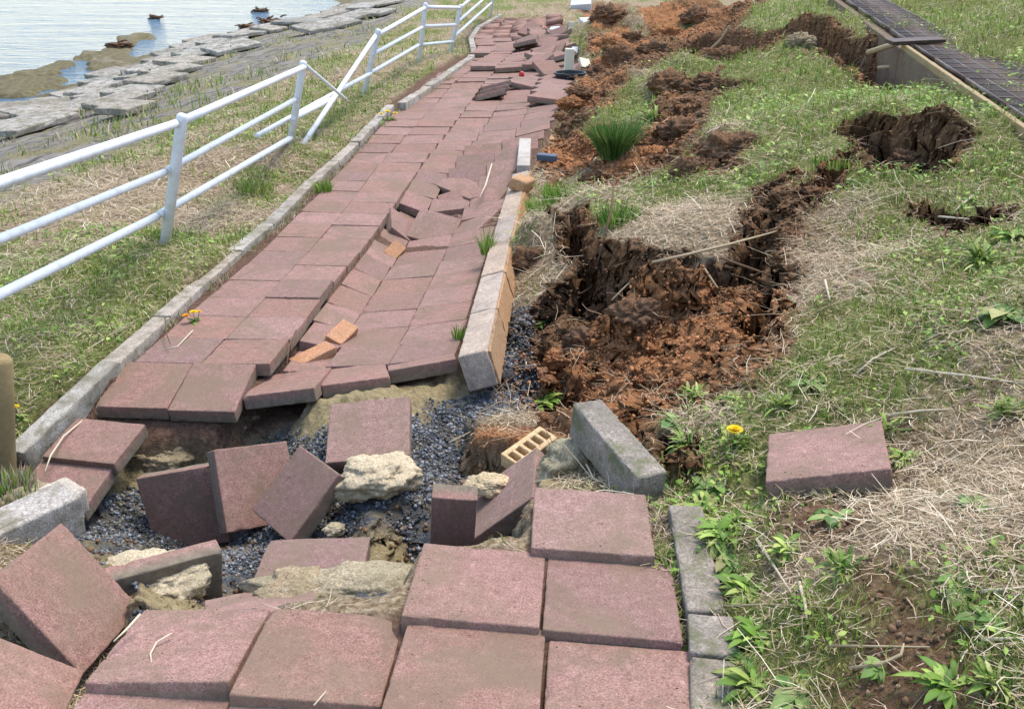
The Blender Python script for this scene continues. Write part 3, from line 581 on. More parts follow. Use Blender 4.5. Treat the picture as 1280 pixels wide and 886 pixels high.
over={(2,0):None, # (column,row): (tilt fore-aft, tilt sideways, lift, yaw, dx, dy)
 (2,1):None,(2,2):(D(-2),D(3),-.03,D(2),.0,0),(2,9):(D(2),0,-.02,0,0,0),
 (3,9):(D(4),D(4),-.02,0,0,0),(3,10):(D(24),D(-14),.02,D(-8),0,0),(2,10):(D(12),D(-26),.0,D(20),.03,0),(3,11):(D(-20),D(6),-.02,0,0,0),(4,10):(D(6),D(-4),-.13,D(5),0,0),
 (3,14):(D(16),0,.0,0,0,0),(3,15):(D(16),0,.01,0,0,0),(4,15):(D(17),D(4),.01,0,0,0),(4,16):(D(16),0,.02,0,0,0),(3,16):(D(15),0,.01,0,0,0),(4,14):(D(14),D(-6),0,0,0,0),
 (4,12):(D(10),D(-8),-.02,0,0,0),(4,13):(D(14),D(-8),-.02,0,0,0),(1,5):(D(1),D(1),.01,0,0,0)}
def pxy(p):
    q=np.array(p)-np.array([0,0,CH]); z=q[1]*cp-q[2]*sp; y=q[1]*sp+q[2]*cp; return 640+F*q[0]/z,443-F*y/z
FARQ=[]
vend=min(float(vof(L).max()) for L in LN)
for c in range(5):
    La,Lb=(LN[c],LN[c+1]) if c!=2 else (L2B,LN[3])
    k=0
    while True:
        va=v0[c]+k*.303; vb=va+.303; k+=1
        if vb>22.3: break
        far_=va>17.4
        if (c,k) in over and over[(c,k)] is None: continue
        bl,br_,tl,tr=at_v(La,va),at_v(Lb,va),at_v(La,vb),at_v(Lb,vb)
        mid=(bl+br_+tl+tr)/4; x_,y_=pxy(mid)
        a=.003+.002*(c>2); 
        if y_<66: a=.10
        elif y_<110: a=.035
        elif y_<215: a=.012
        j=[random.gauss(0,a),random.gauss(0,a*.7),random.gauss(0,.0016+a*.1),random.gauss(0,.006+a*.5),0,0]
        if (c,k) in over: j=list(over[(c,k)])
        # upthrust wedges near the far break
        if abs(x_-620)<16 and abs(y_-118)<9: j=[D(-12),D(14),.05,D(20),0,0]
        if 655<x_<712 and 104<y_<128: j=[D(8),D(-10),.07,D(-25),.02,0]
        if 600<x_<700 and 62<y_<90: j[2]+=.07; j[0]+=D(1.5)
        if 655<x_<730 and 30<y_<80: j[0]+=random.uniform(-.3,.35); j[1]+=random.uniform(-.3,.2); j[2]+=random.uniform(0,.12); j[3]+=random.uniform(-.5,.5)
        if abs(x_-583)<17 and 228<y_<263 and c>=3: continue
        if abs(x_-517)<22 and abs(y_-268)<9: j=[D(3),D(-2),-.075,0,0,0]
        q=tilt([tl,tr,br_,bl],*j)
        u=np.linalg.norm(q[1]-q[0]); 
        if u<.2: # squeezed column: keep slab whole and let it ride over
            pass
        tone='brownish pink' if c<2 else ('sunken' if c==2 else 'purplish pink')
        if far_: FARQ.append(q); continue
        quad(q,f"{tone} slab, {cn[c]} column from the left kerb, {ordn[k]} row beyond the pit")
fv=[];fq=[]
for q in FARQ:
    q=[np.array(a) for a in q]; c_m=sum(q)/4; q=[c_m+(a-c_m)*.985 for a in q]; nn=np.cross(q[1]-q[0],q[0]-q[3]); nn/=np.linalg.norm(nn); nn=nn if nn[2]>0 else -nn; k=len(fv); fv+=q+[a-nn*.06 for a in q]
    fq+=[(k+3,k+2,k+1,k),(k+4,k+5,k+6,k+7),(k,k+1,k+5,k+4),(k+1,k+2,k+6,k+5),(k+2,k+3,k+7,k+6),(k+3,k,k+4,k+7)]
fo=link('far_paving',mesh_np('far_paving',np.array(fv),fq),None,concrete('far_red_concrete',[(.25,(.185,.105,.085)),(.5,(.325,.19,.16)),(.7,(.43,.285,.245))],dirt=.6,dirtc=(.19,.13,.09)))
tag(fo,'crowded far slabs of the path where it dips out of sight','paving',kind='stuff')
quad([P(553,227,-.54),P(597,214,-.52),P(601,245,-.53),P(569,249,-.55)],'lifted slab over the dark hole in the middle of the path')
quad([P(549,244,-.56),P(572,236,-.52),P(586,258,-.58),P(550,268,-.64)],'small leaning slab left of the dark hole in the middle of the path')
quad([P(586,262,-.58),P(624,252,-.50),P(612,284,-.52),P(570,290,-.60)],'slab just before the dark hole in the middle of the path')
# heap of broken slabs at the far right end of the path
for i,(px,py,z,ax,ay,yw) in enumerate([(686,84,-.25,.35,-.2,.5),(672,74,-.22,.2,.3,.9),(700,72,-.2,-.3,.3,.2),(690,60,-.2,.5,.1,1.2),(676,48,-.25,.3,-.4,.6),(700,44,-.25,-.2,.5,.3),(662,36,-.3,.5,.2,.9),(704,90,-.28,.15,.45,1.1)]):
    c=P(px,py,z); q=[c+np.array([a*.15,b_*.15,0]) for a,b_ in ((-1,1),(1,1),(1,-1),(-1,-1))]
    quad(tilt(q,ax,ay,0,yw),['loose slab at the near end of the jumbled heap','tilted slab in the jumbled heap below the cream post','loose slab behind the cream block','slab thrown up on edge in the far jumbled heap','dark slab tipped left in the far heap','slab tipped right at the far edge of the heap','small looking slab farthest back in the jumbled heap','slab propped beside the black pot'][i])
lit=[]
for o in [o for o in C.objects if o.name.startswith('concrete_tile')]:
    c=o.matrix_world.translation
    if c.y<5.5 and o.matrix_world.to_3x3().col[2].normalized().z>.85:
        nn_=int(34*(1. if c.y<2.4 else .5)*random.uniform(.3,1.7)); ex=random.choice([(1,0),(-1,0),(0,1),(0,-1)])
        for _ in range(nn_):
            a=random.uniform(-.145,.145); b_=random.uniform(-.145,.145)
            if random.random()<.6: # gathers along one joint
                e_=.147-abs(random.gauss(0,.02)); a,b_=(ex[0]*e_,b_) if ex[0] else (a,ex[1]*e_)
            lit.append(tuple(o.matrix_world@Vector((a,b_,0))))
lit=np.array(lit)
# ------------------------------------------------------------------ kerbs
def kerb_run(pts,w,h,L,mat,labels,side=1,zoff=0,group=None,gap=.008,lean=0.):
    """row of separate kerb stones following world points of the edge that faces the path"""
    pts=np.array(pts); seg=np.linalg.norm(np.diff(pts,axis=0),axis=1); s=np.concatenate([[0],np.cumsum(seg)]); tot=s[-1]; k=0; a=0
    out=[]
    while a<tot-.05:
        b_=min(a+L,tot); p=np.array([np.interp(a,s,pts[:,i]) for i in range(3)]); q=np.array([np.interp(b_,s,pts[:,i]) for i in range(3)])
        u=q-p; ln=np.linalg.norm(u); u/=ln; lat=np.cross(u,[0,0,1.]); lat/=np.linalg.norm(lat)
        nn=np.cross(lat,u); c=(p+q)/2-side*lat*w/2+np.array([0,0,zoff])+np.array([0,0,random.uniform(-.006,.006)])
        me=worn_box('kerb_stone',ln-gap,w,h,.008,100+k,.012,step=.03); me.materials.append(mat)
        nn=nn+lean*lat; o=link('kerb_stone',me); o.matrix_world=mat4(c,u+np.random.default_rng(k).normal(0,.008,3),nn)
        tag(o,labels(k),'kerb stone',group); out.append(o); a=b_; k+=1
    return out
kz=lambda y:zi(zA,y)+.032
kerb_run([P(x,y,kz(y)) for x,y in [(27,569),(69,517),(127,468),(165,441),(210,398),(305,310),(349,275),(397,224),(447,180),(493,131)]],.085,.16,.6,m_kerb_left,
  lambda k:f"pale grey kerb stone between path and grass verge, {ordn[k+1]} from the wooden stake",group='left kerb of the path')
kerb_run([P(x,y,kz(y)+.02) for x,y in [(507,129),(555,97),(597,67),(592,47),(600,34),(628,18)]],.09,.16,.6,m_kerb_left,
  lambda k:f"far left kerb stone past the gap in the kerb, {ordn[k+1]} from the gap",group='far left kerb of the path')
# right kerb: foreground, raised middle length
kerb_run([P(864,960,-.085),P(862,815,-.085),P(859,765,-.085)][::1],.10,.15,.3,m_kerb_dark,lambda k:['dark kerb stone at the bottom edge, right of the weeds','short dark kerb stone second from the bottom edge','dark grey kerb piece third from the bottom','dark kerb piece fourth from the bottom'][k],side=-1)
kerb_run([P(859,763,-.085),P(835,628,-.09)],.09,.15,.62,m_kerb_dark,lambda k:'long lichen spotted kerb stone behind the loose grey kerb block, beside green weeds' if k==0 else 'short dark kerb bit',side=-1)
for o in list(C.objects):
    pass
rk=[P(571,440,-.26),P(583,398,-.31),P(605,325,-.37),P(622,268,-.40),P(640,215,-.36)]
ko=kerb_run(rk,.125,.16,.62,m_kerb_tan,lambda k:f"raised right kerb stone with orange soil on its outer side, {ordn[k+1]} from the broken end",side=-1,group='raised right kerb',lean=-.30)
# orange soil smeared on the outer faces: separate thin crust parts
for i,o in enumerate(ko):
    L=max(v.co.x for v in o.data.vertices)*2
    me=worn_box('soil_crust',L*.97,.012,.15,.004,300+i,.012,topz=-.012,step=.02,wob=.006); me.materials.append(m_stain)
    s_=link('soil_crust',me,o); s_.location=(0,-.066,0)
kerb_run([P(646,206,-.34),P(649,172,-.33)],.10,.17,2.,m_kerb_pale,lambda k:'short pale kerb stone at the far end of the raised right kerb',side=-1)
ck=worn_box('kerb_stone',.22,.12,.09,.02,77,.03,step=.015); ck.materials.append(m_stain); o=link('kerb_stone',ck); o.matrix_world=mat4(P(655,222,-.30),(.4,.9,.15),(.3,0,1)); tag(o,'orange stained broken kerb lump where the raised right kerb has snapped','kerb stone')
# loose grey kerb block on the right
a=P(733,502,-.03); b2=P(817,585,-.05); u=b2-a; ln=np.linalg.norm(u)
me=worn_box('kerb_block',ln,.098,.125,.008,41,.014,step=.015); me.materials.append(m_kerb_dark); o=link('kerb_block',me); o.matrix_world=mat4((a+b2)/2-np.array([0,0,.008]),u,(.07,-.1,1)); tag(o,'loose weathered grey kerb block lying askew on red soil','kerb block')
# broken left kerb end at the left edge
me=worn_box('kerb_stone',.42,.11,.13,.008,43,.014,step=.015); me.materials.append(m_kerb_left); o=link('kerb_stone',me); a=P(-75,672,-.10); b2=P(62,632,-.16); o.matrix_world=mat4((a+b2)/2,b2-a,(.1,-.05,1)); tag(o,'pale kerb stone jutting in from the left edge over the pit','kerb stone')
me=worn_box('kerb_stone',.12,.10,.09,.012,45,.02,step=.012); me.materials.append(m_kerb_pale); o=link('kerb_stone',me); o.matrix_world=mat4(P(77,610,-.26),(.8,-.6,-.12),(.05,0,1)); tag(o,'small pale broken kerb end resting on the lowest sunken slab','kerb stone')
# ------------------------------------------------------------------ bricks
def brick(c,u,nn,mat,label,seed,size=(.2,.095,.058)):
    me=worn_box('brick',*size,.005,seed,.008,step=.012); me.materials.append(mat); o=link('brick',me); o.matrix_world=mat4(c,u,nn); return tag(o,label,'brick')
brick(P(390,441,-.48),(.75,.6,.06),(-.15,-.15,1),m_brick,'tan brick lying in the gap in the path, nearest the pit',201)
brick(P(428,414,-.47),(.35,.9,.1),(.35,-.3,1),m_brick,'orange brick tilted in the gap, behind the tan brick',202,(.17,.09,.058))
brick(P(494,312,-.58),(.3,.9,.1),(.5,-.4,.8),m_brick,'orange brick end poking up beside the farther crack in the path',203,(.16,.09,.058))
brick(P(676,172,-.38),(.9,.3,.05),(0,-.2,1),m_stain,'orange earth stained brick lying beyond the end of the raised kerb',204,(.22,.14,.07))
# perforated yellow brick (cross-section with four square holes, extruded)
def perforated(L,W,T,nh):
    bm=bmesh.new(); wall=.012; web=.014; hl=(L-2*wall-(nh-1)*web)/nh; hw=W-2*.02
    xs=[-L/2]; 
    for i in range(nh): xs+=[-L/2+wall+i*(hl+web),-L/2+wall+i*(hl+web)+hl]
    xs.append(L/2); ys=[-W/2,-hw/2,hw/2,W/2]
    g={}
    def v(i,j,z):
        if (i,j,z) not in g: g[(i,j,z)]=bm.verts.new((xs[i],ys[j],z))
        return g[(i,j,z)]
    for i in range(len(xs)-1):
        for j in range(3):
            if j==1 and i%2==1:
                continue
            for z,s in ((0,1),(-T,0)):
                f=[v(i,j,z),v(i+1,j,z),v(i+1,j+1,z),v(i,j+1,z)]; bm.faces.new(f if s else f[::-1])
    bm.verts.ensure_lookup_table(); be=[e for e in bm.edges if len(e.link_faces)==1]
    top=[e for e in be if e.verts[0].co.z>-1e-6]; kk={(round(a.co.x,5),round(a.co.y,5)):a for a in bm.verts if a.co.z<-1e-6}
    for e in top:
        a,b_=e.verts; c,d=kk[(round(b_.co.x,5),round(b_.co.y,5))],kk[(round(a.co.x,5),round(a.co.y,5))]; bm.faces.new((a,b_,c,d))
    bmesh.ops.recalc_face_normals(bm,faces=bm.faces); bmesh.ops.bevel(bm,geom=[e for e in bm.edges],offset=.0025,segments=1,affect='EDGES')
    me=bpy.data.meshes.new('perforated_brick'); bm.to_mesh(me); bm.free(); return me
o=link('perforated_brick',perforated(.195,.085,.055,5),None,m_yel); a=P(640,572,-.33); b2=P(683,541,-.30); o.matrix_world=mat4((a+b2)/2,b2-a,(.0,-.25,1)); tag(o,'pale yellow perforated brick with a row of square holes, half buried','brick')
# ------------------------------------------------------------------ sand lumps, clods
for (px,py,z,s,mt,lb,sd_) in [(468,596,-.42,(.135,.10,.08),m_sand,'largest pale yellow sand lump sitting on dark gravel in the pit',1),(196,722,-.33,(.12,.10,.07),m_sand,'sand lump beside the steeply tipped slab, above the lifted slab',2),
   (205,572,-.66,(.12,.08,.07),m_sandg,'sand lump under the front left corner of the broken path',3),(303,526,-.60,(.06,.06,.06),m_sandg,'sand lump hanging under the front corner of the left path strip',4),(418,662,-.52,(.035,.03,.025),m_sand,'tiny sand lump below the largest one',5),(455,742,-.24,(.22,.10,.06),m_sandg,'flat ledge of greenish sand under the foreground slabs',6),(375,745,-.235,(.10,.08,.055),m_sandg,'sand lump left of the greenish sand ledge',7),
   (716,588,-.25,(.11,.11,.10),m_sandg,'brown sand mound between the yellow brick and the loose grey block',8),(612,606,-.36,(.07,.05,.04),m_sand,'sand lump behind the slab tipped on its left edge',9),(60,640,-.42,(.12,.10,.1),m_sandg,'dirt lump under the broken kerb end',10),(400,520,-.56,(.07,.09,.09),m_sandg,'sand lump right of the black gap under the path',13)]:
    o=lump('sand_lump',P(px,py,z),s,mt,sd_,rough=.34); tag(o,lb,'sand lump')
for (px,py,s,mt,lb) in [(795,395,.10,m_soil,'largest brown earth clod standing in the red pit'),(748,395,.07,m_soil,'earth clod just left of the largest clod'),(700,452,.07,m_redsoil,'red clod beside the gravel strip'),(725,430,.08,m_soil,'brown clod in front of the largest clod, left of the red soil'),(860,215,.09,m_soil,'clod on the turf above the deep pit'),(1135,215,.12,m_soil,'clod on the near lip of the upper right hole'),(905,75,.16,m_soil,'clod at the hole near the top centre'),(690,80,.12,m_redsoil,'red clod near the black pot'),(1012,250,.07,m_soil,'clod beside the crack on the right bank'),(1000,56,.14,m_sandg,'pale clod below the dark turf edge near the drain'),(870,480,.05,m_redsoil,'red clod at the near lip of the pit'),(660,325,.09,m_soil,'clod against the raised kerb'),(752,170,.12,m_redsoil,'red clod left of the tall green tuft'),(835,110,.18,m_soil,'brown clod at the head of the slump'),(775,75,.2,m_soil,'brown clod above the tall green tuft')]:
    g=G(px,py,-.2); o=lump('soil_clod',g+np.array([0,0,s*.08]),(s*.85,s*.75,s*.6),mt,int(px),rough=.55,soil=True); tag(o,lb,'soil clod')
for i,(px,py,s_,lb) in enumerate([(700,150,.10,'small clod at the path edge left of the tall tuft'),(715,132,.13,'clod at the path edge above the tall tuft'),(725,118,.12,'clod right of the black pot'),(742,92,.16,'large clod behind the black pot'),(760,58,.22,'large brown clod on the ridge right of the cream post'),(790,50,.2,'second clod on the ridge right of the cream post'),(815,66,.2,'grassy clod below the ridge'),(835,45,.24,'broad clod on the ridge, top centre'),(870,22,.25,'clod at the very top of the ridge'),(760,20,.28,'clod at the top edge above the white plaster slab'),(720,215,.09,'clod above the green tuft by the kerb'),(740,225,.08,'small clod left of the hanging root'),(850,165,.14,'clod on the slump right of the tall tuft'),(815,195,.11,'low clod below the slump'),(905,185,.13,'brown sod lump at the foot of the turf plateau'),(930,180,.1,'sod lump right of the turf plateau foot'),(790,210,.09,'tiny clod above the turf block'),(885,105,.17,'sod hanging over the slump hole')]):
    g=G(px,py); o=lump('soil_clod',g+np.array([0,0,s_*.0]),(s_*.85,s_*.7,s_*.5),[m_soil,m_redsoil,m_soil][i%3],int(px+py),rough=.6,soil=True); tag(o,lb,'soil clod')
# ------------------------------------------------------------------ pipe fence
fz=-.37
pb=[P(197,308,-.37),P(357,181,-.38),P(449,121,-.37),P(521,80,-.37),P(559,67,-.41)]
pt=[Py(228,145,pb[0][1]),Py(379,78,pb[1][1]),Py(473,38,pb[2][1]),Py(532,5,pb[3][1]),Py(576,7,pb[4][1])]
fen=empty('guard_rail',tuple(pb[0])); tag(fen,'white pipe guard rail leaning along the grass verge, one span broken','guard rail')
def post(b_,tp,r=.030):
    b_=np.array(b_)-np.array([0,0,.15]); o=tube('post',[b_,tp-(tp-b_)*.02,tp,tp+(tp-b_)/np.linalg.norm(tp-b_)*.012],[r,r,r,r*.6],m_white,fen,14)
    for f in (.33,.62,.93):
        c=b_+(tp-b_)*(.17+f*.8); k=tube('bolt',[c+np.array([.0,-.03,0]),c+np.array([0,-.042,0])],.009,m_bolt,o,8); k.parent=o
    return o
for a,b_ in zip(pb,pt): post(a,b_)
d0=np.array([-.36,-2.62,.10]); pb0=pb[0]+d0; pt0=pt[0]+d0*np.array([1,1,1]); post(pb0,pt0)
def on(i,f): return pb[i]+(pt[i]-pb[i])*f
def rail(a,b_,r=.021,sag=0.): 
    a=np.array(a);b_=np.array(b_); m_=(a+b_)/2-np.array([0,0,sag]); return tube('rail',[a,(a+m_)/2-np.array([0,0,sag*.2]),m_,(b_+m_)/2-np.array([0,0,sag*.2]),b_],r,m_white,fen,12)
def ry(px,py,Y): return Py(px,py,Y)
y0=pb0[1]
off=np.array([.0,-.03,0])
rail(ry(222,154,pb[0][1]),ry(-180,289,y0),.0235); rail(ry(208,214,pb[0][1])+off,ry(-180,372,y0),.0195); rail(ry(198,269,pb[0][1])+off,ry(-180,458,y0),.022)
rail(ry(224,153,pb[0][1]),ry(380,84,pb[1][1]),.0235); rail(ry(212,211,pb[0][1])+off,ry(370,124,pb[1][1])+off,.0195); rail(ry(202,266,pb[0][1])+off,ry(364,172,pb[1][1])+off,.022)
rail(ry(380,80,pb[1][1]),ry(433,125,pb[1][1]+1.0),.014)               # snapped thin rail hanging down
rail(ry(321,170,pb[1][1]-.6),ry(463,92,pb[2][1]),.020)
rail(ry(378,182,pb[1][1]+.15),ry(470,44,pb[2][1]),.0235)               # fallen top rail
rail(ry(368,148,pb[1][1])+off,ry(420,121,pb[1][1]+1.3),.020)
rail(ry(472,44,pb[2][1]),ry(531,10,pb[3][1]),.0235); rail(ry(466,68,pb[2][1])+off,ry(528,34,pb[3][1])+off,.021); rail(ry(462,92,pb[2][1])+off,ry(524,56,pb[3][1])+off,.021)
rail(ry(532,9,pb[3][1]),ry(575,10,pb[4][1]),.024); rail(ry(528,33,pb[3][1])+off,ry(570,31,pb[4][1])+off,.021); rail(ry(525,56,pb[3][1])+off,ry(566,52,pb[4][1])+off,.021)
pb5=P(612,18,-.45); pt5=Py(620,-30,pb5[1]); post(pb5,pt5)
for f,g_ in ((.95,.95),(.62,.62),(.3,.3)): rail(on(4,f),pb5+(pt5-pb5)*g_,.022)
# ------------------------------------------------------------------ wooden stake
g=P(3,596,-.42); tp_=Py(-1,446,g[1]); st=empty('wooden_stake',(g[0],g[1],g[2])); tag(st,'rough brown wooden stake standing at the left edge beside the kerb','stake')
V,Q,T=tube_np([[g[0],g[1],g[2]-.1]]+[list(g+(tp_-g)*f) for f in (0.,.3,.6,.97,1.)],[.047,.046,.044,.042,.040,.03],20); V=np.array(V)
V+= .004*np.stack([fbm(V[:,0]*4,V[:,2],.1,3,1),fbm(V[:,1]*4,V[:,2],.1,3,2),0*V[:,0]],1); link('stake_shaft',mesh_np('stake_shaft',V-np.array(st.location),Q,T,True),st,m_wood)
# ------------------------------------------------------------------ drain channel with steel gratings
ch=empty('drain_channel',tuple(P(1130,95,.2))); tag(ch,'long concrete drain channel with rusty steel gratings, torn open on its left side','drain channel'); c0=np.array(ch.location)
def seg(a,b_,wid,nm,mat,T,parent,zt=0,lift=0,off_=0.,step=.1,seed=5,chip=.02,r=.01):
    u=b_-a; L=np.linalg.norm(u); uu=u/L; lat=-np.cross(uu,[0,0,1.]); lat/=np.linalg.norm(lat); nn=-np.cross(lat,uu)
    me=worn_box(nm,L,wid,T,r,seed,chip,step=step); me.materials.append(mat); o=link(nm,me,parent); M=mat4((a+b_)/2+lat*off_+nn*lift-c0,u,nn); o.matrix_basis=M; return o
# left edge runs from (1125,52) to (1400,235); world points
ca=P(1126,56,.40); cb=P(1235,133,.40); cc=P(1420,262,.42); cd=P(1036,-8,.50)
W_=.52
lat=np.cross((cb-ca)/np.linalg.norm(cb-ca),[0,0,1.])
seg(ca,cc,.10,'channel_wall',m_chan,.55,ch,off_=.05,lift=-.03,seed=6)
seg(ca,cc,.10,'channel_wall',m_chan,.55,ch,off_=W_+.10,lift=-.03,seed=7)
seg(ca,cc,.035,'frame_edge',m_edge,.05,ch,off_=.02,lift=.012,seed=8,chip=.012,r=.006)
seg(ca,cc,.03,'frame_edge',m_steel,.05,ch,off_=W_+.08,lift=.012,seed=9,chip=.004,r=.004)
seg(cd+(0,0,.02) if False else cd,ca,.10,'channel_wall',m_chan,.5,ch,off_=W_+.10,lift=-.03,seed=10)
seg(cd,ca,.10,'channel_wall',m_chan,.5,ch,off_=.05,lift=-.03,seed=11)
def grate(a,b_,off_):
    u=b_-a; L=np.linalg.norm(u); V=[];Q=[]
    def bx(x0,x1,y0,y1,z0,z1):
        k=len(V); V.extend([(x,y,z) for z in (z0,z1) for y in (y0,y1) for x in (x0,x1)])
        Q.extend([(k,k+2,k+3,k+1),(k+4,k+5,k+7,k+6),(k,k+1,k+5,k+4),(k+2,k+6,k+7,k+3),(k,k+4,k+6,k+2),(k+1,k+3,k+7,k+5)])
    w2=W_/2-.03
    for s in (-1,1):
        bx(-L/2,L/2,s*w2-.008,s*w2+.008,-.03,.004); bx(s*(L/2-.008)-.008,s*(L/2-.008)+.008,-w2,w2,-.03,.005)
    for i in range(1,int(L/.03)):
        x=-L/2+i*.03; bx(x-.008,x+.008,-w2,w2,-.028,0)
    for i in range(1,4):
        y=-w2+i*2*w2/4; bx(-L/2,L/2,y-.006,y+.006,-.012,.003)
    for i in range(1,4):
        x=-L/2+i*L/4; bx(x-.012,x+.012,-w2,w2,-.02,.004)
    o=link('grating',mesh_np('grating',V,Q),ch,m_steel); uu=u/L; lat=-np.cross(uu,[0,0,1.]); lat/=np.linalg.norm(lat); o.matrix_basis=mat4((a+b_)/2+lat*(W_/2+.06)-c0+np.array([0,0,.012]),u,-np.cross(lat,uu))
Lc=np.linalg.norm(cc-ca); ng=int(Lc/1.0)
for i in range(ng): grate(ca+(cc-ca)*(i/ng+.002),ca+(cc-ca)*((i+1)/ng-.002),0)
ng=int(np.linalg.norm(cd-ca)/1.0)
for i in range(ng): grate(cd+(ca-cd)*(i/ng+.002)+np.array([0,0,.0]),cd+(ca-cd)*((i+1)/ng-.002)+np.array([0,0,.0]),0)
a=P(1118,52,.44); b2=P(1172,46,.47); me=worn_box('steel_plank',np.linalg.norm(b2-a)+.1,.12,.03,.004,12,.003,step=.05); me.materials.append(m_steel); o=link('steel_plank',me); o.matrix_world=mat4((a+b2)/2,b2-a,(0,-.1,1)); tag(o,'dark steel plank lying across the drain where its gratings step','steel plank')
# ------------------------------------------------------------------ far debris beside the end of the path
def debris(name,c,size,u,nn,mat,label,cat,seed=1,r=.008):
    me=worn_box(name,*size,r,seed,.006,step=.03); me.materials.append(mat); o=link(name,me); o.matrix_world=mat4(c,u,nn); return tag(o,label,cat)
debris('cream_block',P(712,70,-.05)+np.array([0,0,.08]),(.10,.10,.34),(1,.1,0),(.03,0,1),m_cream,'upright cream coloured block standing above the black pot','block')
debris('wooden_board',P(734,85,-.25),(.14,.34,.05),(1,.4,-.25),(.4,-.5,.8),m_cream,'beige board leaning right of the black pot','board')
# black pot
o=empty('plant_pot',tuple(P(712,112,-.38))); tag(o,'squat black plastic pot lying by the cream block','pot')
bm=bmesh.new(); rings=[(.12,0),(.15,.03),(.16,.12),(.17,.17),(.185,.175),(.185,.19),(.165,.19),(.15,.13),(.13,.05)]
vs=[[bm.verts.new((r_*math.cos(a),r_*math.sin(a),z_)) for a in np.linspace(0,2*math.pi,24,endpoint=False)] for r_,z_ in rings]
for i in range(len(vs)-1):
    for j in range(24): bm.faces.new((vs[i][j],vs[i][(j+1)%24],vs[i+1][(j+1)%24],vs[i+1][j]))
bm.faces.new(vs[0][::-1]); bm.faces.new(vs[-1]); me=bpy.data.meshes.new('pot_body'); bm.to_mesh(me); bm.free(); link('pot_body',me,o,m_black)
debris('grey_box',P(727,62,-.2),(.22,.2,.2),(1,.3,.1),(.1,-.3,1),m_pale,'pale grey crushed box behind the cream block','box')
debris('grey_box',P(736,74,-.3),(.16,.14,.14),(.5,1,.1),(.3,-.1,1),m_black,'dark box half buried beside the beige board','box')
debris('cream_block',P(714,28,-.25),(.12,.16,.34),(1,.2,.1),(.1,.2,1),m_cream,'farther cream block standing beyond the jumbled slabs','block')
debris('cream_block',P(736,25,-.2),(.3,.2,.1),(1,.2,.2),(.1,-.4,1),m_pale,'white slab of plaster lying on the far red soil','block')
debris('cream_block',P(703,56,-.18),(.14,.12,.1),(1,.6,.1),(.3,-.3,1),m_cream,'small cream chunk among the jumbled slabs','block')
debris('cream_block',P(693,35,-.22),(.16,.12,.08),(1,-.3,.1),(-.2,-.3,1),m_pale,'small white chunk at the back of the jumbled slabs','block')
debris('cream_block',P(726,3,-.35),(.5,.3,.16),(1,-.1,.1),(-.1,-.3,1),m_pale,'white chunk at the very top above the red soil','block')
debris('blue_tube',P(684,193,-.33),(.16,.06,.05),(1,-.3,.1),(0,-.1,1),m_blue,'blue grey plastic scrap in the red soil past the kerb end','scrap')
debris('blue_tube',P(596,474,-.44),(.07,.05,.03),(1,-.3,.1),(0,-.1,1),m_blue,'small dark scrap under the near end of the raised kerb','scrap')
o=empty('traffic_cap',tuple(P(652,95,-.28))); tag(o,'tiny bright red cap lying on the pale ledge of the path','cap')
V,Q,T=tube_np([[0,0,-.03],[0,0,.03],[0,0,.05]],[.035,.03,.018],12); link('cap_body',mesh_np('cap_body',V,Q,T,True),o,m_redp)
# ------------------------------------------------------------------ shore: tipped concrete slabs and debris
shore=[(168,124,1.1),(150,136,1.0),(196,108,1.2),(214,96,1.2),(232,84,1.2),(246,74,1.2),(262,66,1.3),(278,58,1.3),(176,104,1.1),(194,92,1.2),(210,82,1.2),(226,73,1.3),(242,64,1.3),(258,56,1.3),(20,158,1.4),(52,146,1.2),(78,134,1.1),(100,126,1.0),(118,120,1.),(130,110,1.),(128,128,1.),(66,152,1.2),(36,166,1.3),(92,143,1.1),(140,100,1.),(300,50,1.5),(318,45,1.5),(345,40,1.5),(372,33,1.6),(396,27,1.7),(430,16,1.9),(455,12,2.),(478,8,2.),(465,22,1.8),(440,27,1.7),(408,38,1.6),(290,66,1.3),(160,146,1.),(112,138,1.),(8,150,1.4)]
sm=[worn_box('slab',.8,.5,.12,.02,500+i,.05,step=.06) for i in range(4)]
m_shore=concrete('shore_concrete',[(.25,(.22,.205,.19)),(.5,(.37,.35,.32)),(.72,(.50,.475,.44))],dirt=.7,dirtc=(.14,.125,.09),spk=60,bst=.8,moss=(.12,.13,.06))
for m in sm: m.materials.append(m_shore)
for i,(px,py,s) in enumerate(shore):
    g=G(px,py,-1.3); z=max(g[2],-1.5)+.06; o=link('concrete_slab',sm[i%4]); yw=math.radians(62)+random.uniform(-.3,.3)
    o.matrix_world=mat4((g[0],g[1],z+.09),(math.cos(yw),math.sin(yw),random.uniform(-.1,.1)),(random.uniform(-.08,.06),random.uniform(-.14,.03),1),(s*random.uniform(.8,1.15),s*random.uniform(.8,1.2),.7))
    tag(o,'pale weathered concrete slab lying loose near the water line','concrete slab','loose concrete slabs along the shore')
g=G(30,152,-1.4); me=worn_box('seawall_block',2.6,1.0,.35,.03,520,.06,step=.1); me.materials.append(m_kerb_dark); o=link('seawall_block',me); o.matrix_world=mat4((g[0]-.3,g[1]-.2,-1.18),(.9,.42,.03),(.02,-.05,1)); tag(o,'long dark faced concrete block at the water on the far left','concrete block')
g=G(188,92,-1.3); me=worn_box('seawall_block',1.0,.6,.4,.03,521,.06,step=.1); me.materials.append(m_kerb_dark); o=link('seawall_block',me); o.matrix_world=mat4((g[0],g[1],-1.12),(.9,.42,.03),(.02,-.1,1)); tag(o,'dark faced concrete block among the pale shore slabs','concrete block')
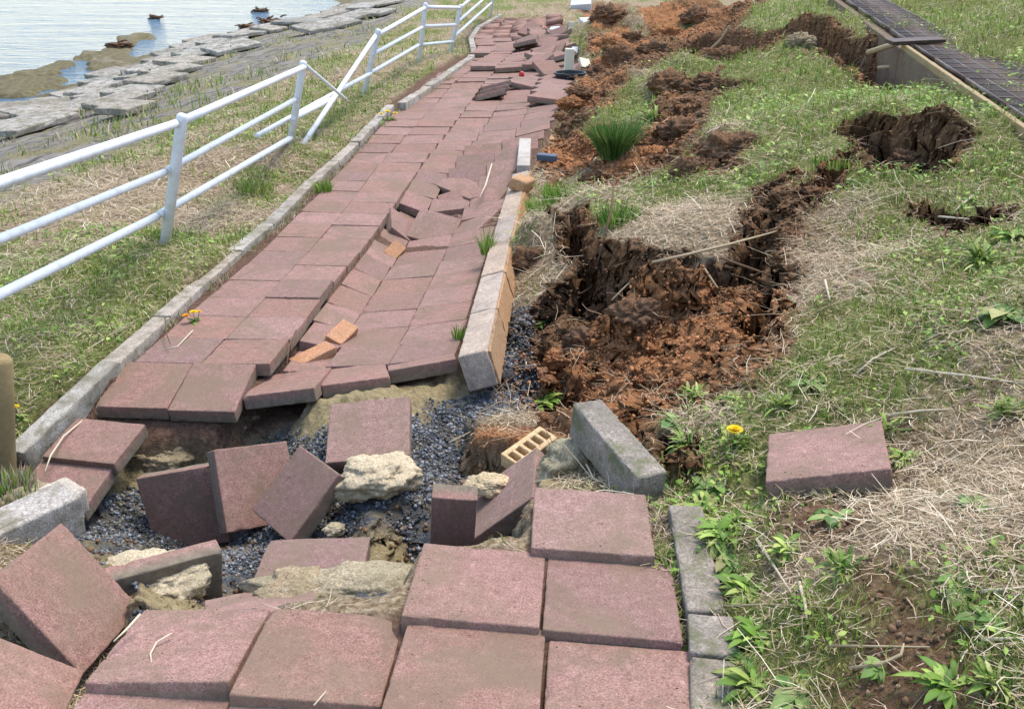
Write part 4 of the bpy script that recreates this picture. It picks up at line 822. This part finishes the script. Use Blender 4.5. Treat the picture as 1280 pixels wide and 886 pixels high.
def heap(name,px,py,label,cat,sz,mat,seed,nst=12):
    g=G(px,py,-1.4); z=max(g[2],-1.5); e=empty(name,(g[0],g[1],z)); tag(e,label,cat)
    o=lump('mound',(0,0,.05),(sz,sz*.6,sz*.3),mat,seed,e,rough=.6)
    for k in range(nst):
        a=np.array([random.uniform(-sz,sz),random.uniform(-sz*.5,sz*.5),random.uniform(.05,sz*.5)]); d=np.array([random.uniform(-.7,.7),random.uniform(-.4,.4),random.uniform(-.05,.2)])*sz
        V,Q,T=tube_np([a,a+d*.5+.03,a+d],[.03,.025,.015],6); link('branch',mesh_np('branch',V,Q,T,True),e,m_root)
heap('debris_heap',337,30,'reddish heap of driftwood on the far shore','debris heap',.35,m_soil,31,9)
heap('debris_heap',316,38,'dark heap of driftwood left of the reddish one on the far shore','debris heap',.35,m_soil,32,7)
heap('debris_heap',326,23,'small dark snag standing out of the water behind the red heap','debris heap',.25,m_root,33,6)
heap('debris_heap',197,40,'small dark snag at the tip of the mud spit','debris heap',.2,m_root,34,5)
heap('debris_heap',150,60,'brush heap on the mud spit','debris heap',.3,m_soil,35,5)
# ------------------------------------------------------------------ gravel
def stones(N,pick,smin,smax,cols,name,label,cat,zup=.3,soil=False):
    pts=pick(N); m=len(pts)
    base=np.array([[1,0,0],[-1,0,0],[0,1,0],[0,-1,0],[0,0,1],[0,0,-1]],float)
    # chamfered octahedron style pebble: 14 vertices
    extra=np.array([[a,b_,c] for a in (-1,1) for b_ in (-1,1) for c in (-1,1)],float)*.62
    B=np.vstack([base,extra]); Tq=[]
    for ci,(a,b_,c) in enumerate([(a,b_,c) for a in (-1,1) for b_ in (-1,1) for c in (-1,1)]):
        vx=0 if a>0 else 1; vy=2 if b_>0 else 3; vz=4 if c>0 else 5; e=6+ci; s=a*b_*c
        for p,q in ((vx,vy),(vy,vz),(vz,vx)): Tq.append((e,p,q) if s>0 else (e,q,p))
    Tq=np.array(Tq); nb=14
    sz=rng.uniform(0,1,m)**2.2*(smax-smin)+smin
    V=B[None]*(1+rng.uniform(-.45,.35,(m,nb,1)))*sz[:,None,None]*rng.uniform(.6,1.1,(m,1,3))
    an=rng.uniform(0,6.28,(m,3)); 
    def R(a,i,j):
        M=np.tile(np.eye(3),(m,1,1)); M[:,i,i]=np.cos(a); M[:,j,j]=np.cos(a); M[:,i,j]=-np.sin(a); M[:,j,i]=np.sin(a); return M
    M=R(an[:,0],0,1)@R(an[:,1],1,2)@R(an[:,2],0,2); V=np.einsum('mij,mkj->mki',M,V)
    V+=pts[:,None,:]; V[:,:,2]+=(sz*zup)[:,None]
    T=(Tq[None]+np.arange(m)[:,None,None]*nb).reshape(-1,3)
    cidx=rng.integers(0,len(cols),m); cc=np.array(cols)[cidx]*rng.uniform(.6,1.35,(m,1)); 
    if soil:
        rr_=lookup(reM,pts[:,0],pts[:,1])[:,None]; cc=(np.array([[.12,.068,.038]])*(1-rr_)*1.35+np.array([[.36,.165,.075]])*rr_)*rng.uniform(.55,1.5,(m,1))
    col=np.repeat(cc,nb,axis=0)
    o=link(name,mesh_np(name,V.reshape(-1,3),np.zeros((0,4)),T,False,col),None,m_gravel); tag(o,label,cat,kind='stuff'); return o
fgM=MK['fg'].reshape(GX.shape); dhM=MK['dh'].reshape(GX.shape); grM=gravel.reshape(GX.shape); saM=sand.reshape(GX.shape); brM=brown.reshape(GX.shape); reM=red.reshape(GX.shape); gnM=green.reshape(GX.shape); baM=bare.reshape(GX.shape); hoM=hole.reshape(GX.shape); paM=path.reshape(GX.shape); rvM=rev.reshape(GX.shape); veM=ver.reshape(GX.shape); spM=spitm.reshape(GX.shape)
def pick_world(mask,x0,x1,y0,y1,thr=.35):
    def f(N):
        x=rng.uniform(x0,x1,N*6); y=rng.uniform(y0,y1,N*6); m=lookup(mask,x,y)
        k=rng.uniform(0,1,len(x))<np.clip((m-thr)*2.5,0,1); x=x[k][:N]; y=y[k][:N]; return np.stack([x,y,Hs(x,y)],1)
    return f
stones(52000,pick_world(grM*np.clip(1.25+2.2*fbm(GX,GY,.16,3,190),.2,1),-2.2,.8,1.9,4.6),.0016,.0095,[(.07,.085,.105),(.12,.14,.165),(.20,.225,.255),(.05,.052,.055),(.27,.28,.30),(.17,.15,.12),(.11,.10,.085)],'gravel','dark blue grey crushed gravel lining the pit under the path','gravel')
soilmask=np.clip(brM*(1-grM),0,1)
def pick_steep(y0,y1,pw=1.):
    ok=(GY>y0)&(GY<y1)&(np.abs(S_)<.74); wgt=(steep*(GZ>-3)*ok*(R_**2)).ravel()**pw; wgt/=wgt.sum(); Pp=np.stack([GX+DXY[...,0],GY+DXY[...,1],GZ+DXY[...,2]],-1).reshape(-1,3)
    def f(N): i=rng.choice(len(wgt),N,p=wgt); return Pp[i]+rng.normal(0,.006,(N,3))
    return f
stones(26000,pick_steep(2.,7.),.0015,.011,[(.1,.1,.1)],'soil_crumbs','crumbly broken earth on the walls of the near pits','soil',0.,True)
stones(26000,pick_steep(7.,18.),.004,.017,[(.1,.1,.1)],'soil_crumbs','crumbly broken earth on the farther scarps','soil',0.,True)
stones(len(lit),lambda N: lit,.0006,.003,[(.20,.14,.10),(.24,.16,.12),(.30,.24,.17),(.40,.33,.25),(.26,.19,.15)],'soil_crumbs','grit and crumbs lying on the slabs','soil')
bareM=np.clip(baM*1.2,0,1)*(1-brM)*(1-paM)*(1-hoM)*(1-fgM)
stones(9000,pick_world(bareM,-.2,3,1.0,5.0),.0015,.009,[(.16,.095,.055),(.10,.06,.035),(.22,.15,.10)],'soil_crumbs','small crumbs on the bare earth patches of the bank','soil')
stones(16000,pick_world(soilmask,-.5,2.2,2.4,6.0),.002,.011,[(.12,.065,.035),(.24,.11,.05),(.17,.095,.052),(.09,.052,.03),(.27,.15,.08)],'soil_crumbs','crumbs of torn brown and red earth in the pits of the bank','soil',.1,True)
stones(18000,pick_world(soilmask,-.5,7,6.0,16),.005,.026,[(.12,.065,.035),(.24,.11,.05),(.20,.11,.06),(.07,.04,.025),(.36,.19,.09)],'soil_crumbs','crumbs of earth on the farther red slump','soil',.1,True)
# ------------------------------------------------------------------ grass, straw, small leaves (per-blade geometry, denser near)
def sample_fan(N,s0,s1,r0,r1):
    s=rng.uniform(s0,s1,N); R=np.exp(rng.uniform(math.log(r0),math.log(r1),N)); return s*R,R-R0,R
def blades(name,N,region,prob,hmin,hmax,wd,cols,mat,lean=.5,flat=False,label='',cat='grass',zoff=0,curl=.35):
    x,y,R=sample_fan(N,*region); k=rng.uniform(0,1,N)<prob(x,y,R); x=x[k];y=y[k];R=R[k]; m=len(x); z=Hs(x,y)+zoff
    sc=np.clip(R/4.,.8,4.)**.75
    h=rng.uniform(0,1,m)**1.6*(hmax-hmin)+hmin; h=h*np.clip(sc,1,2.2) if not flat else h*np.clip(sc,.9,2.5)
    wv=wd*rng.uniform(.6,1.4,m)*sc
    az=rng.uniform(0,6.283,m); dirx=np.cos(az); diry=np.sin(az)
    if flat:
        tip=rng.normal(.06,.16,m); l1=np.stack([dirx,diry,tip],1)
        az2=az+rng.normal(0,curl,m); l2=np.stack([np.cos(az2),np.sin(az2),tip-rng.uniform(0,.25,m)],1)
        p0=np.stack([x,y,z+.004+rng.uniform(0,.02,m)],1); p1=p0+l1*(h*.5)[:,None]; p2=p1+l2*(h*.5)[:,None]
        # keep strips above the ground
        for p in (p1,p2): p[:,2]=np.maximum(p[:,2],Hs(p[:,0],p[:,1])+.003)
        tipw=.7
    else:
        ln=rng.uniform(.05,lean,m); p0=np.stack([x,y,z-.004],1)
        p1=p0+np.stack([dirx*ln*.35,diry*ln*.35,np.ones(m)*.62],1)*h[:,None]
        p2=p0+np.stack([dirx*ln*1.15,diry*ln*1.15,np.ones(m)*(1.-.35*ln)],1)*h[:,None]; tipw=.08
    sx=-diry; sy=dirx
    fa=rng.uniform(0,6.283,m) if not flat else az+math.pi/2; sx=np.cos(fa); sy=np.sin(fa)
    sd_=np.stack([sx,sy,np.zeros(m)],1)*(wv/2)[:,None]
    V=np.stack([p0-sd_,p0+sd_,p1+sd_*.85,p1-sd_*.85,p2+sd_*tipw,p2-sd_*tipw],1).reshape(-1,3)
    b0=np.arange(m)[:,None]*6; Q=np.concatenate([b0+np.array([[0,1,2,3]]),b0+np.array([[3,2,4,5]])])
    ci=rng.integers(0,len(cols),m); c=np.array(cols)[ci]*rng.uniform(.7,1.3,(m,1)); 
    o=link(name,mesh_np(name,V,Q,None,False,np.repeat(c,6,axis=0)),None,mat); tag(o,label,cat,kind='stuff'); return o
def turf(x,y): 
    return (1-np.clip(lookup(fgM,x,y)*3,0,1))*sstep(-.03,-.13,lookup(dhM,x,y))*(1-lookup(paM,x,y))*(1-lookup(hoM,x,y))*(1-lookup(brM,x,y))*(1-lookup(rvM,x,y))*(1-.95*np.clip(lookup(baM,x,y),0,1))*(1-lookup(grM,x,y))
def patch(x,y,s=.16,k=121): return np.clip(.5+1.6*fbm(x,y,s,3,k),0,1)
GR=[(.14,.24,.035),(.21,.31,.055),(.29,.38,.08),(.10,.17,.03),(.40,.42,.13),(.18,.28,.06),(.44,.41,.18)]
DR=[(.50,.41,.27),(.40,.31,.20),(.60,.52,.38),(.34,.25,.16),(.55,.45,.34),(.46,.35,.26)]
gp=lambda x,y: np.clip(lookup(gnM,x,y),0,1)
blades('grass',460000,(-.74,.74,2.4,30),lambda x,y,R: turf(x,y)*gp(x,y)**1.3*patch(x,y)*1.4,.014,.06,.0034,GR,m_blade,.9,False,'short green grass growing in patches on the bank and verge')
blades('dry_grass',420000,(-.74,.74,2.4,30),lambda x,y,R: turf(x,y)*(1.15-gp(x,y)*.65)*np.clip(.35+.9*patch(x,y,.22,133),0,1),.015,.09,.0023,DR,m_straw,.5,True,'pale dead straw lying over the bank and verge',curl=.7)
blades('grass',60000,(-.74,.3,6,30),lambda x,y,R: (lookup(rvM,x,y)>.5)*(Hs(x,y)>-1.3)*np.clip(3*fbm(x,y,.9,4,181)-.25,0,1),.02,.07,.006,GR+DR,m_blade,.9,False,'weeds growing in the joints of the stone bank')
blades('dry_grass',16000,(-.74,.74,2.4,9),lambda x,y,R: turf(x,y)*(1.1-gp(x,y))*patch(x,y,.3,140),.06,.2,.0026,[(.62,.54,.40),(.52,.43,.30),(.68,.62,.48)],m_straw,.5,True,'longer pale dead stems strewn over the near bank',curl=.25)
blades('grass',260000,(-.74,.74,2.6,6.5),lambda x,y,R: turf(x,y)*np.clip(gp(x,y)+.12,0,1)*patch(x,y,.1,122)*1.3,.008,.035,.0022,GR+[(.30,.25,.14)],m_blade,1.3,False,'short dense young grass between the straw on the near ground')
blades('dry_grass',150000,(-.74,.74,2.6,6.5),lambda x,y,R: turf(x,y)*(1.1-gp(x,y)*.7),.008,.04,.0016,DR+[(.22,.16,.10),(.15,.10,.06)],m_straw,.5,True,'fine broken straw matted on the near ground',curl=.9)
# roots and straw hanging in the torn earth
blades('root_fibres',130000,(-.2,.74,3.5,24),lambda x,y,R: np.clip(lookup(brM,x,y)*.45+3*lookup(brM,x,y)*(1-lookup(brM,x,y)),0,1)*(1-lookup(hoM,x,y))*(1-lookup(paM,x,y))*patch(x,y,.3,150),.02,.12,.0021,[(.20,.12,.07),(.36,.25,.15),(.14,.08,.045),(.48,.37,.25),(.55,.45,.31)],m_straw,.5,True,'fine roots and dead fibres in the torn earth','roots',curl=.8)
# small broad leaves of clover and mugwort
def leaves(name,N,region,prob,smin,smax,cols,label):
    x,y,R=sample_fan(N,*region); k=rng.uniform(0,1,N)<prob(x,y,R); x=x[k];y=y[k];R=R[k]; m=len(x)
    sz=rng.uniform(smin,smax,m)*np.clip(R/4.5,.9,1.7); az=rng.uniform(0,6.283,m); d=np.stack([np.cos(az),np.sin(az),rng.uniform(-.1,.8,m)],1); d/=np.linalg.norm(d,axis=1)[:,None]
    s=np.stack([-np.sin(az),np.cos(az),rng.normal(0,.3,m)],1); p=np.stack([x,y,Hs(x,y)+rng.uniform(.004,.04,m)*np.clip(R/4,1,2)],1)
    a=p; b_=p+d*(sz*.45)[:,None]+s*(sz*.28)[:,None]; c=p+d*sz[:,None]-np.array([0,0,1])*(sz*.2)[:,None]; e=p+d*(sz*.45)[:,None]-s*(sz*.28)[:,None]; mm=p+d*(sz*.5)[:,None]-np.array([0,0,1])*(sz*.07)[:,None]
    V=np.stack([a,b_,c,e,mm],1).reshape(-1,3); b0=np.arange(m)[:,None]*5
    T=np.concatenate([b0+np.array([[0,1,4]]),b0+np.array([[1,2,4]]),b0+np.array([[2,3,4]]),b0+np.array([[3,0,4]])])
    col=np.repeat(np.array(cols)[rng.integers(0,len(cols),m)]*rng.uniform(.7,1.3,(m,1)),5,axis=0)
    o=link(name,mesh_np(name,V,np.zeros((0,4)),T,False,col),None,m_leaf); tag(o,label,'ground cover',kind='stuff')
LG=[(.14,.27,.04),(.21,.36,.06),(.11,.21,.04),(.29,.42,.09),(.36,.44,.12)]
leaves('low_weeds',170000,(-.74,.74,2.4,20),lambda x,y,R: turf(x,y)*np.clip(gp(x,y)*1.3-.25,0,1)*np.clip(2.2*fbm(x,y,.22,3,160)+.25,0,1),.008,.03,LG,'small leafy weeds mixed into the grass')
# weeds and grass along kerbs and in joints
def joint(N,pts,wd,name,cols,mat,hm,label,leafy=False):
    pts=np.array(pts); seg=np.linalg.norm(np.diff(pts[:,:2],axis=0),axis=1); s=np.concatenate([[0],np.cumsum(seg)]); t_=rng.uniform(0,s[-1],N)
    x=np.interp(t_,s,pts[:,0])+rng.normal(0,wd,N); y=np.interp(t_,s,pts[:,1])+rng.normal(0,wd*.5,N); keep=rng.uniform(0,1,N)<np.clip(.45+2.2*fbm(x,y,.25,3,171),0,1); x=x[keep];y=y[keep]; m=len(x)
    z=Hs(x,y); h=rng.uniform(.3,1,m)*hm; az=rng.uniform(0,6.28,m); ln=rng.uniform(.1,1.2,m)
    p0=np.stack([x,y,z],1); p1=p0+np.stack([np.cos(az)*ln*.4,np.sin(az)*ln*.4,np.ones(m)*.5],1)*h[:,None]; p2=p0+np.stack([np.cos(az)*ln,np.sin(az)*ln,np.ones(m)*.8],1)*h[:,None]
    fa=rng.uniform(0,6.28,m); sd_=np.stack([np.cos(fa),np.sin(fa),0*fa],1)*(.0016*rng.uniform(.6,1.5,m))[:,None]*(3. if leafy else 1.)
    V=np.stack([p0-sd_,p0+sd_,p1+sd_,p1-sd_,p2+sd_*.1,p2-sd_*.1],1).reshape(-1,3); b0=np.arange(m)[:,None]*6; Q=np.concatenate([b0+np.array([[0,1,2,3]]),b0+np.array([[3,2,4,5]])])
    col=np.repeat(np.array(cols)[rng.integers(0,len(cols),m)]*rng.uniform(.7,1.3,(m,1)),6,axis=0)
    o=link(name,mesh_np(name,V,Q,None,False,col),None,mat); tag(o,label,'grass',kind='stuff')
inner=[P(x+9,y,zi(zA,y)) for x,y in kin[1:-1]]
joint(5000,inner,.028,'dry_grass',DR+[(.2,.15,.1)],m_straw,.05,'dry wisps between the left kerb and the path')
joint(1800,inner,.024,'grass',GR,m_blade,.045,'green wisps between the left kerb and the path')
joint(2600,[P(838,900,-.14),P(834,760,-.14),P(824,640,-.14)],.022,'dry_grass',DR,m_straw,.05,'dry wisps between the foreground slabs and the right kerb')
joint(900,[P(838,900,-.14),P(834,760,-.14),P(828,690,-.14)],.016,'grass',GR+LG,m_leaf,.05,'green wisps between the foreground slabs and the right kerb',True)
# ------------------------------------------------------------------ single plants
def rosette(px,py,size,label,nl=26,cols=LG,g3=None,cat='weed',name='weed_plant',upr=.5,wr=.16,flowers=None,group=None,narrow=1.):
    g=g3 if g3 is not None else G(px,py,-.1); e=empty(name,tuple(g)); tag(e,label,cat,group); V=[];Q=[];col=[]
    for i in range(nl):
        az=random.uniform(0,6.28); L=size*random.uniform(.45,1.); el=random.uniform(.12,upr+.25); wv=L*wr*random.uniform(.7,1.3)*narrow; r0=size*.35*random.random(); a0=random.uniform(0,6.28)
        base=np.array([math.cos(a0)*r0,math.sin(a0)*r0,0]); d=np.array([math.cos(az),math.sin(az),0]); s=np.array([-d[1],d[0],0]); c=np.array(random.choice(cols))*random.uniform(.75,1.25); k=len(V)
        for f,ww in ((0,.25),(.25,.7),(.5,1.),(.75,.75),(1.,.05)):
            p=base+d*L*f*math.cos(el)+np.array([0,0,L*(math.sin(el)*f*1.4-.55*f*f)+.004]); j_=np.array([0,0,-.12*wv])
            V+=[p-s*wv*ww+(-j_),p+j_,p+s*wv*ww+(-j_)]; col+=[c*.95,c*1.1,c*.95]
        for q in range(4):
            a=k+q*3; Q+=[(a,a+1,a+4,a+3),(a+1,a+2,a+5,a+4)]
    link('leaves',mesh_np('leaves',V,Q,None,True,np.array(col)),e,m_leaf)
    for (dx,dy,hh,rr,fc) in (flowers or []):
        V,Q,T=tube_np([[dx*.3,dy*.3,0],[dx*.8,dy*.8,hh*.6],[dx,dy,hh]],.0016,6); link('stem',mesh_np('stem',V,Q,T,True,np.tile([.2,.3,.08],(len(V),1))),e,m_leaf)
        V=[];Q=[];col=[]
        for ring,(n_,L,el) in enumerate(((22,1.,.25),(18,.8,.6),(12,.5,1.0))):
            for i in range(n_):
                a=i/n_*6.283+ring*.2; d=np.array([math.cos(a)*math.cos(el),math.sin(a)*math.cos(el),math.sin(el)])*rr*L; s=np.array([-math.sin(a),math.cos(a),0])*rr*.11; k=len(V); b0=np.array([dx,dy,hh])
                V+=[b0-s*.4,b0+s*.4,b0+d+s,b0+d-s]; Q.append((k,k+1,k+2,k+3)); col+=[np.array(fc)*.8]*2+[np.array(fc)]*2
        link('flower',mesh_np('flower',V,Q,None,False,np.array(col)),e,m_leaf)
    return e
YF=(.85,.62,.02)
rosette(918,556,.09,'yellow dandelion blooming left of the lone slab on the bank',20,cat='dandelion',name='dandelion',flowers=[(-.005,-.005,.05,.025,YF)])
rosette(240,396,.05,'orange and yellow flowers beside the left kerb, growing at the edge of the slabs',16,cat='flower',name='dandelion',flowers=[(0,0,.05,.02,YF),(-.03,-.02,.04,.019,(.85,.35,.02)),(.02,.02,.045,.015,(.85,.5,.03))],g3=np.append(P(243,398,-.4)[:2],-.42))
rosette(485,152,.12,'low yellow flowers at the far end of the near left kerb',26,cat='flower',name='dandelion',flowers=[(0,0,.09,.035,YF),(.07,.03,.07,.03,YF),(-.06,-.02,.07,.03,YF)],g3=np.append(P(485,152,-.42)[:2],-.42))
rosette(22,520,.05,'small yellow flower beside the wooden stake',12,cat='dandelion',name='dandelion',flowers=[(0,0,.04,.016,YF)])
W=[(903,670,.085,'bright green weed spreading over the long right kerb stone',34),(893,612,.075,'green weed just past the end of the right kerb',30),(860,560,.07,'weed against the far end of the loose grey kerb block',26),(935,740,.075,'weed beside the second kerb stone from the bottom',30),(1222,632,.06,'compact bright weed right of the lone slab on the bank',30),(832,700,.045,'weed growing between the slabs and the right kerb, upper one',20),(848,800,.05,'broad leaved weed between the slabs and the right kerb, lower one',14),
 (1045,650,.05,'weed in front of the lone slab, in the grass',24),(1050,715,.055,'low weed right of the bleached stems',26),(940,860,.07,'weed at the bottom edge beside the kerb',34),(1000,870,.06,'weed at the bottom edge, right of the kerb side weed',28),(960,590,.04,'weed tucked against the left side of the lone slab',18),(1130,575,.05,'grassy weed against the right side of the lone slab',22),(1200,730,.05,'sprig on the near right bank',22),(1240,860,.06,'leafy patch weed in the lower right corner',30),(1180,860,.05,'weed left of the lower right corner patch',24),(1100,840,.045,'flat broad leaved weed on bare earth near the bottom',12),(870,500,.06,'weed at the near lip of the red pit',26),(915,500,.055,'weed behind the dandelion, by the red pit',24),(1255,395,.09,'lush weed at the right edge, middle height',34),(1225,330,.09,'lush weed patch left of the right edge',34),(1265,300,.09,'upper lush weed at the right edge',34),(1020,480,.06,'weed on the bank behind the lone slab',26),(1110,540,.05,'weed just behind the lone slab',20),(680,505,.09,'green weed clump in the red soil beside the gravel strip',34),(676,405,.06,'small green weed in the soil right of the raised kerb',22),(1255,520,.06,'weed at the right edge level with the lone slab',24),(1010,545,.045,'low weed between the dandelion and the lone slab',20),(1245,780,.055,'clover like weed near the right bottom edge',26),(815,150,.12,'green patch weed on the turf above the slump',26),
 (880,640,.06,'weed leaning over the far end of the long right kerb stone',30),(915,700,.065,'weed right of the long right kerb stone, half way along',32),(925,655,.05,'small weed between the long kerb stone and the lone slab',26),(945,800,.06,'weed beside the lowest right kerb stone',32),(930,830,.05,'weed touching the lowest right kerb stone',28),(870,585,.06,'weed right of the near end of the loose grey kerb block',30),(985,690,.05,'weed left of the short bleached stems',26),(850,530,.06,'weed above the loose grey kerb block, at the edge of the red soil',28),(975,510,.055,'weed behind the lone slab, on its left',26),(1080,600,.045,'sprig in front of the lone slab',22)]
WC=[LG,[(.10,.20,.05),(.16,.27,.07),(.22,.32,.10),(.35,.34,.14)],[(.20,.32,.07),(.30,.42,.09),(.40,.44,.16),(.12,.2,.05)]]
for i,(px,py,s,lb,nl) in enumerate(W): rosette(px,py,s*random.uniform(1.0,1.45),lb,int(nl*[1.6,1.,2.4][i%3]),cols=WC[i%3],narrow=[.75,1.5,.4][i%3],upr=[.5,.25,.9][i%3])
# grass tufts
def tuft(px,py,h,r,nb,label,cols,g3=None,wd=.004,lean=.5):
    g=g3 if g3 is not None else G(px,py,-.25); V=[];Q=[];col=[]
    for i in range(nb):
        a=random.uniform(0,6.28); rr=r*math.sqrt(random.random()); p0=np.array([math.cos(a)*rr,math.sin(a)*rr,-.01]); hh=h*random.uniform(.5,1.05); d=np.array([math.cos(a),math.sin(a),0])*lean*random.uniform(.1,1)*hh+np.array([random.gauss(0,.16),random.gauss(0,.12),0])*hh
        f=random.uniform(0,6.28); s=np.array([math.cos(f),math.sin(f),0])*wd*random.uniform(.5,1.2); k=len(V); c=np.array(random.choice(cols))*random.uniform(.7,1.3)
        p1=p0+d*.35+np.array([0,0,hh*.55]); p2=p0+d+np.array([0,0,hh])
        V+=[p0-s,p0+s,p1+s*.8,p1-s*.8,p2+s*.1,p2-s*.1]; Q+=[(k,k+1,k+2,k+3),(k+3,k+2,k+4,k+5)]; col+=[c]*6
    o=link('grass_tuft',mesh_np('grass_tuft',V,Q,None,False,np.array(col)),None,m_blade); o.location=g; tag(o,label,'grass tuft')
DG=[(.06,.14,.03),(.09,.19,.04),(.12,.24,.05),(.05,.11,.03)]
tuft(766,197,.27,.09,1800,'tall dark green grass tuft standing on the red slump',DG+DG+[(.30,.30,.12),(.18,.28,.08)],wd=.0045,lean=.75)
tuft(704,248,.11,.13,420,'green grass tuft right of the snapped raised kerb',LG); tuft(680,262,.10,.12,260,'lower green tuft nearest the snapped raised kerb',LG)
tuft(773,278,.10,.11,380,'green tuft above the deep pit on the turf block',DG+LG)
tuft(611,312,.16,.035,90,'thin green sprig growing in the joint beside the raised kerb',LG,g3=P(609,316,-.43),wd=.003)
tuft(574,418,.06,.03,60,'tiny green sprig at the near end of the raised kerb joint',LG,g3=P(574,420,-.42),wd=.003)
tuft(404,236,.09,.06,160,'green tuft on the path side of the left kerb, halfway along',LG,g3=P(404,238,-.49)); tuft(197,300,.09,.09,260,'grass tuft round the foot of the nearest guard rail post',GR,wd=.0025)
tuft(8,600,.05,.09,260,'dry straw tuft at the foot of the wooden stake',DR+LG,wd=.0025,g3=P(8,612,-.24)); tuft(30,670,.04,.07,160,'mossy straw tuft under the jutting pale kerb stone',DR+GR,g3=P(45,690,-.22),wd=.0025)
tuft(318,240,.1,.14,300,'grass tuft on the verge between the first two guard rail posts',GR); tuft(1050,210,.06,.15,280,'green tuft above the crack on the right bank',GR+LG)
# ------------------------------------------------------------------ sticks and stems
def stick(pts,r,mat,label,name='dead_stick',lift=.01):
    w_=[np.array(p) for p in pts]; o=tube(name,w_,[r]*(len(w_)-1)+[r*.5],mat,None,6); tag(o,label,'stick')
def gs_(l,lift=.015,z0=-.1): return [G(a,b_,z0)+np.array([0,0,lift]) for a,b_ in l]
stick([P(815,328,.0),P(860,318,.02),P(910,306,.03),P(975,288,.04)],.006,m_stick,'long thin root spanning the deep pit, lower one')
stick([P(900,322,.0),P(940,336,-.02),P(965,345,-.04)],.005,m_root,'short root below the long spanning root')
stick([P(768,225,.05),P(764,262,-.05),P(752,312,-.2),P(740,350,-.4)],.006,m_root,'dark root hanging down the left wall of the deep pit')
stick([P(880,335,-.1),P(900,365,-.2),P(915,400,-.3)],.005,m_stick,'pale root dangling in the right part of the pit')
stick([P(765,375,-.3),P(790,350,-.25),P(800,335,-.2)],.005,m_stick,'pale root crossing the dark left part of the pit')
stick([P(884,66,-.05),P(900,52,.1),P(910,38,.25),P(911,33,.3)],.02,m_stick,'thick pale stick rising from the hole near the top')
stick([P(1085,66,.3),P(1110,58,.38),P(1128,54,.42)],.025,m_stick,'pale branch reaching the corner of the drain channel')
stick([P(1098,85,.15),P(1130,82,.2),P(1160,78,.25)],.018,m_stick,'thin branch crossing the trench below the drain corner')
stick(gs_([(945,680),(965,712),(988,748)]),.0035,m_stickp,'bleached stem left of the bent one on the near bank')
stick(gs_([(998,735),(1005,760),(1008,788)]),.004,m_stickp,'short bent bleached stem on the near bank')
stick(gs_([(880,765),(960,762),(1045,768)]),.0025,m_stick,'thin stem lying level from the right kerb across the near bank')
stick(gs_([(1130,467),(1200,475),(1280,486)]),.004,m_stickp,'long straight stem on the bank near the right edge')
stick(gs_([(1225,808),(1280,806)]),.004,m_stickp,'pale stem at the right edge near the bottom'); stick(gs_([(1225,748),(1280,742)]),.004,m_stickp,'pale stem at the right edge above the lowest one')
stick(gs_([(1060,843),(1100,838),(1125,826),(1128,812)]),.0035,m_stick,'curved stem over bare earth near the bottom right')
stick(gs_([(1035,815),(1160,817)]),.003,m_stick,'straight stem above the curved one near the bottom right')
stick(gs_([(1105,525),(1150,520),(1190,518)]),.0035,m_stickp,'stem lying behind the right corner of the lone slab')
stick(gs_([(1070,472),(1090,455),(1120,440)]),.0035,m_stickp,'pale stem on the middle of the bank'); stick(gs_([(1030,360),(1036,385)],.03),.005,m_stickp,'short upright looking pale stem beside the straw')
stick(gs_([(1215,250),(1200,262),(1180,285)]),.006,m_stickp,'pale twig beside the small hole on the right'); stick(gs_([(1165,275),(1210,282)]),.006,m_stickp,'pale twig leading to the small hole')
def onslab(l,z,dz=.006): return [P(a,b_,z)+np.array([0,0,dz]) for a,b_ in l]
stick(onslab([(104,528),(80,548),(64,572),(57,592)],-.49,.01),.0035,m_stickp,'curved bleached straw on the sunken left slab')
stick(onslab([(176,772),(160,790),(143,806)],-.1,.01),.003,m_stickp,'pale straw lying along the tipped left slab joint')
stick(onslab([(215,792),(196,803),(188,818),(190,832)],-.115,.002),.0022,m_stickp,'small curled straw on the lifted slab')
stick(onslab([(787,717),(808,752)],-.16,.004),.003,m_stickp,'short bleached straw on the slab beside the weedy strip')
stick(onslab([(705,832),(730,805),(765,792),(800,797),(825,830),(836,875)],-.17,.008),.0014,m_root,'thin curved brown stem looping over the bottom right slab')
stick(onslab([(785,795),(789,840),(800,870)],-.17,.008),.0013,m_root,'second thin brown stem on the bottom right slab')
stick(onslab([(374,722),(426,724)],-.24,.02),.002,m_stickp,'thin straw above the greenish sand ledge'); stick(onslab([(393,886),(408,868)],-.08,.01),.002,m_stickp,'tiny straw at the bottom edge')
stick(onslab([(615,212),(607,240),(600,255)],-.5,.05),.007,m_stickp,'pale stick standing in the dark hole of the path'); stick(onslab([(241,413),(222,433),(204,437)],-.4,.0),.003,m_stickp,'pale straw on the left path strip'); stick(onslab([(207,402),(209,422),(214,436)],-.38,.02),.003,m_root,'brown stem curving off the left kerb')
stick(onslab([(371,420),(362,440),(360,462)],-.42,.03),.004,m_root,'dark stem beside the tan brick in the gap'); stick(onslab([(733,580),(742,598),(775,612)],-.17,.0),.003,m_stickp,'pale curled stem on the brown sand mound')
print('slabs',nslab,len(FARQ),'objects',len(C.objects))
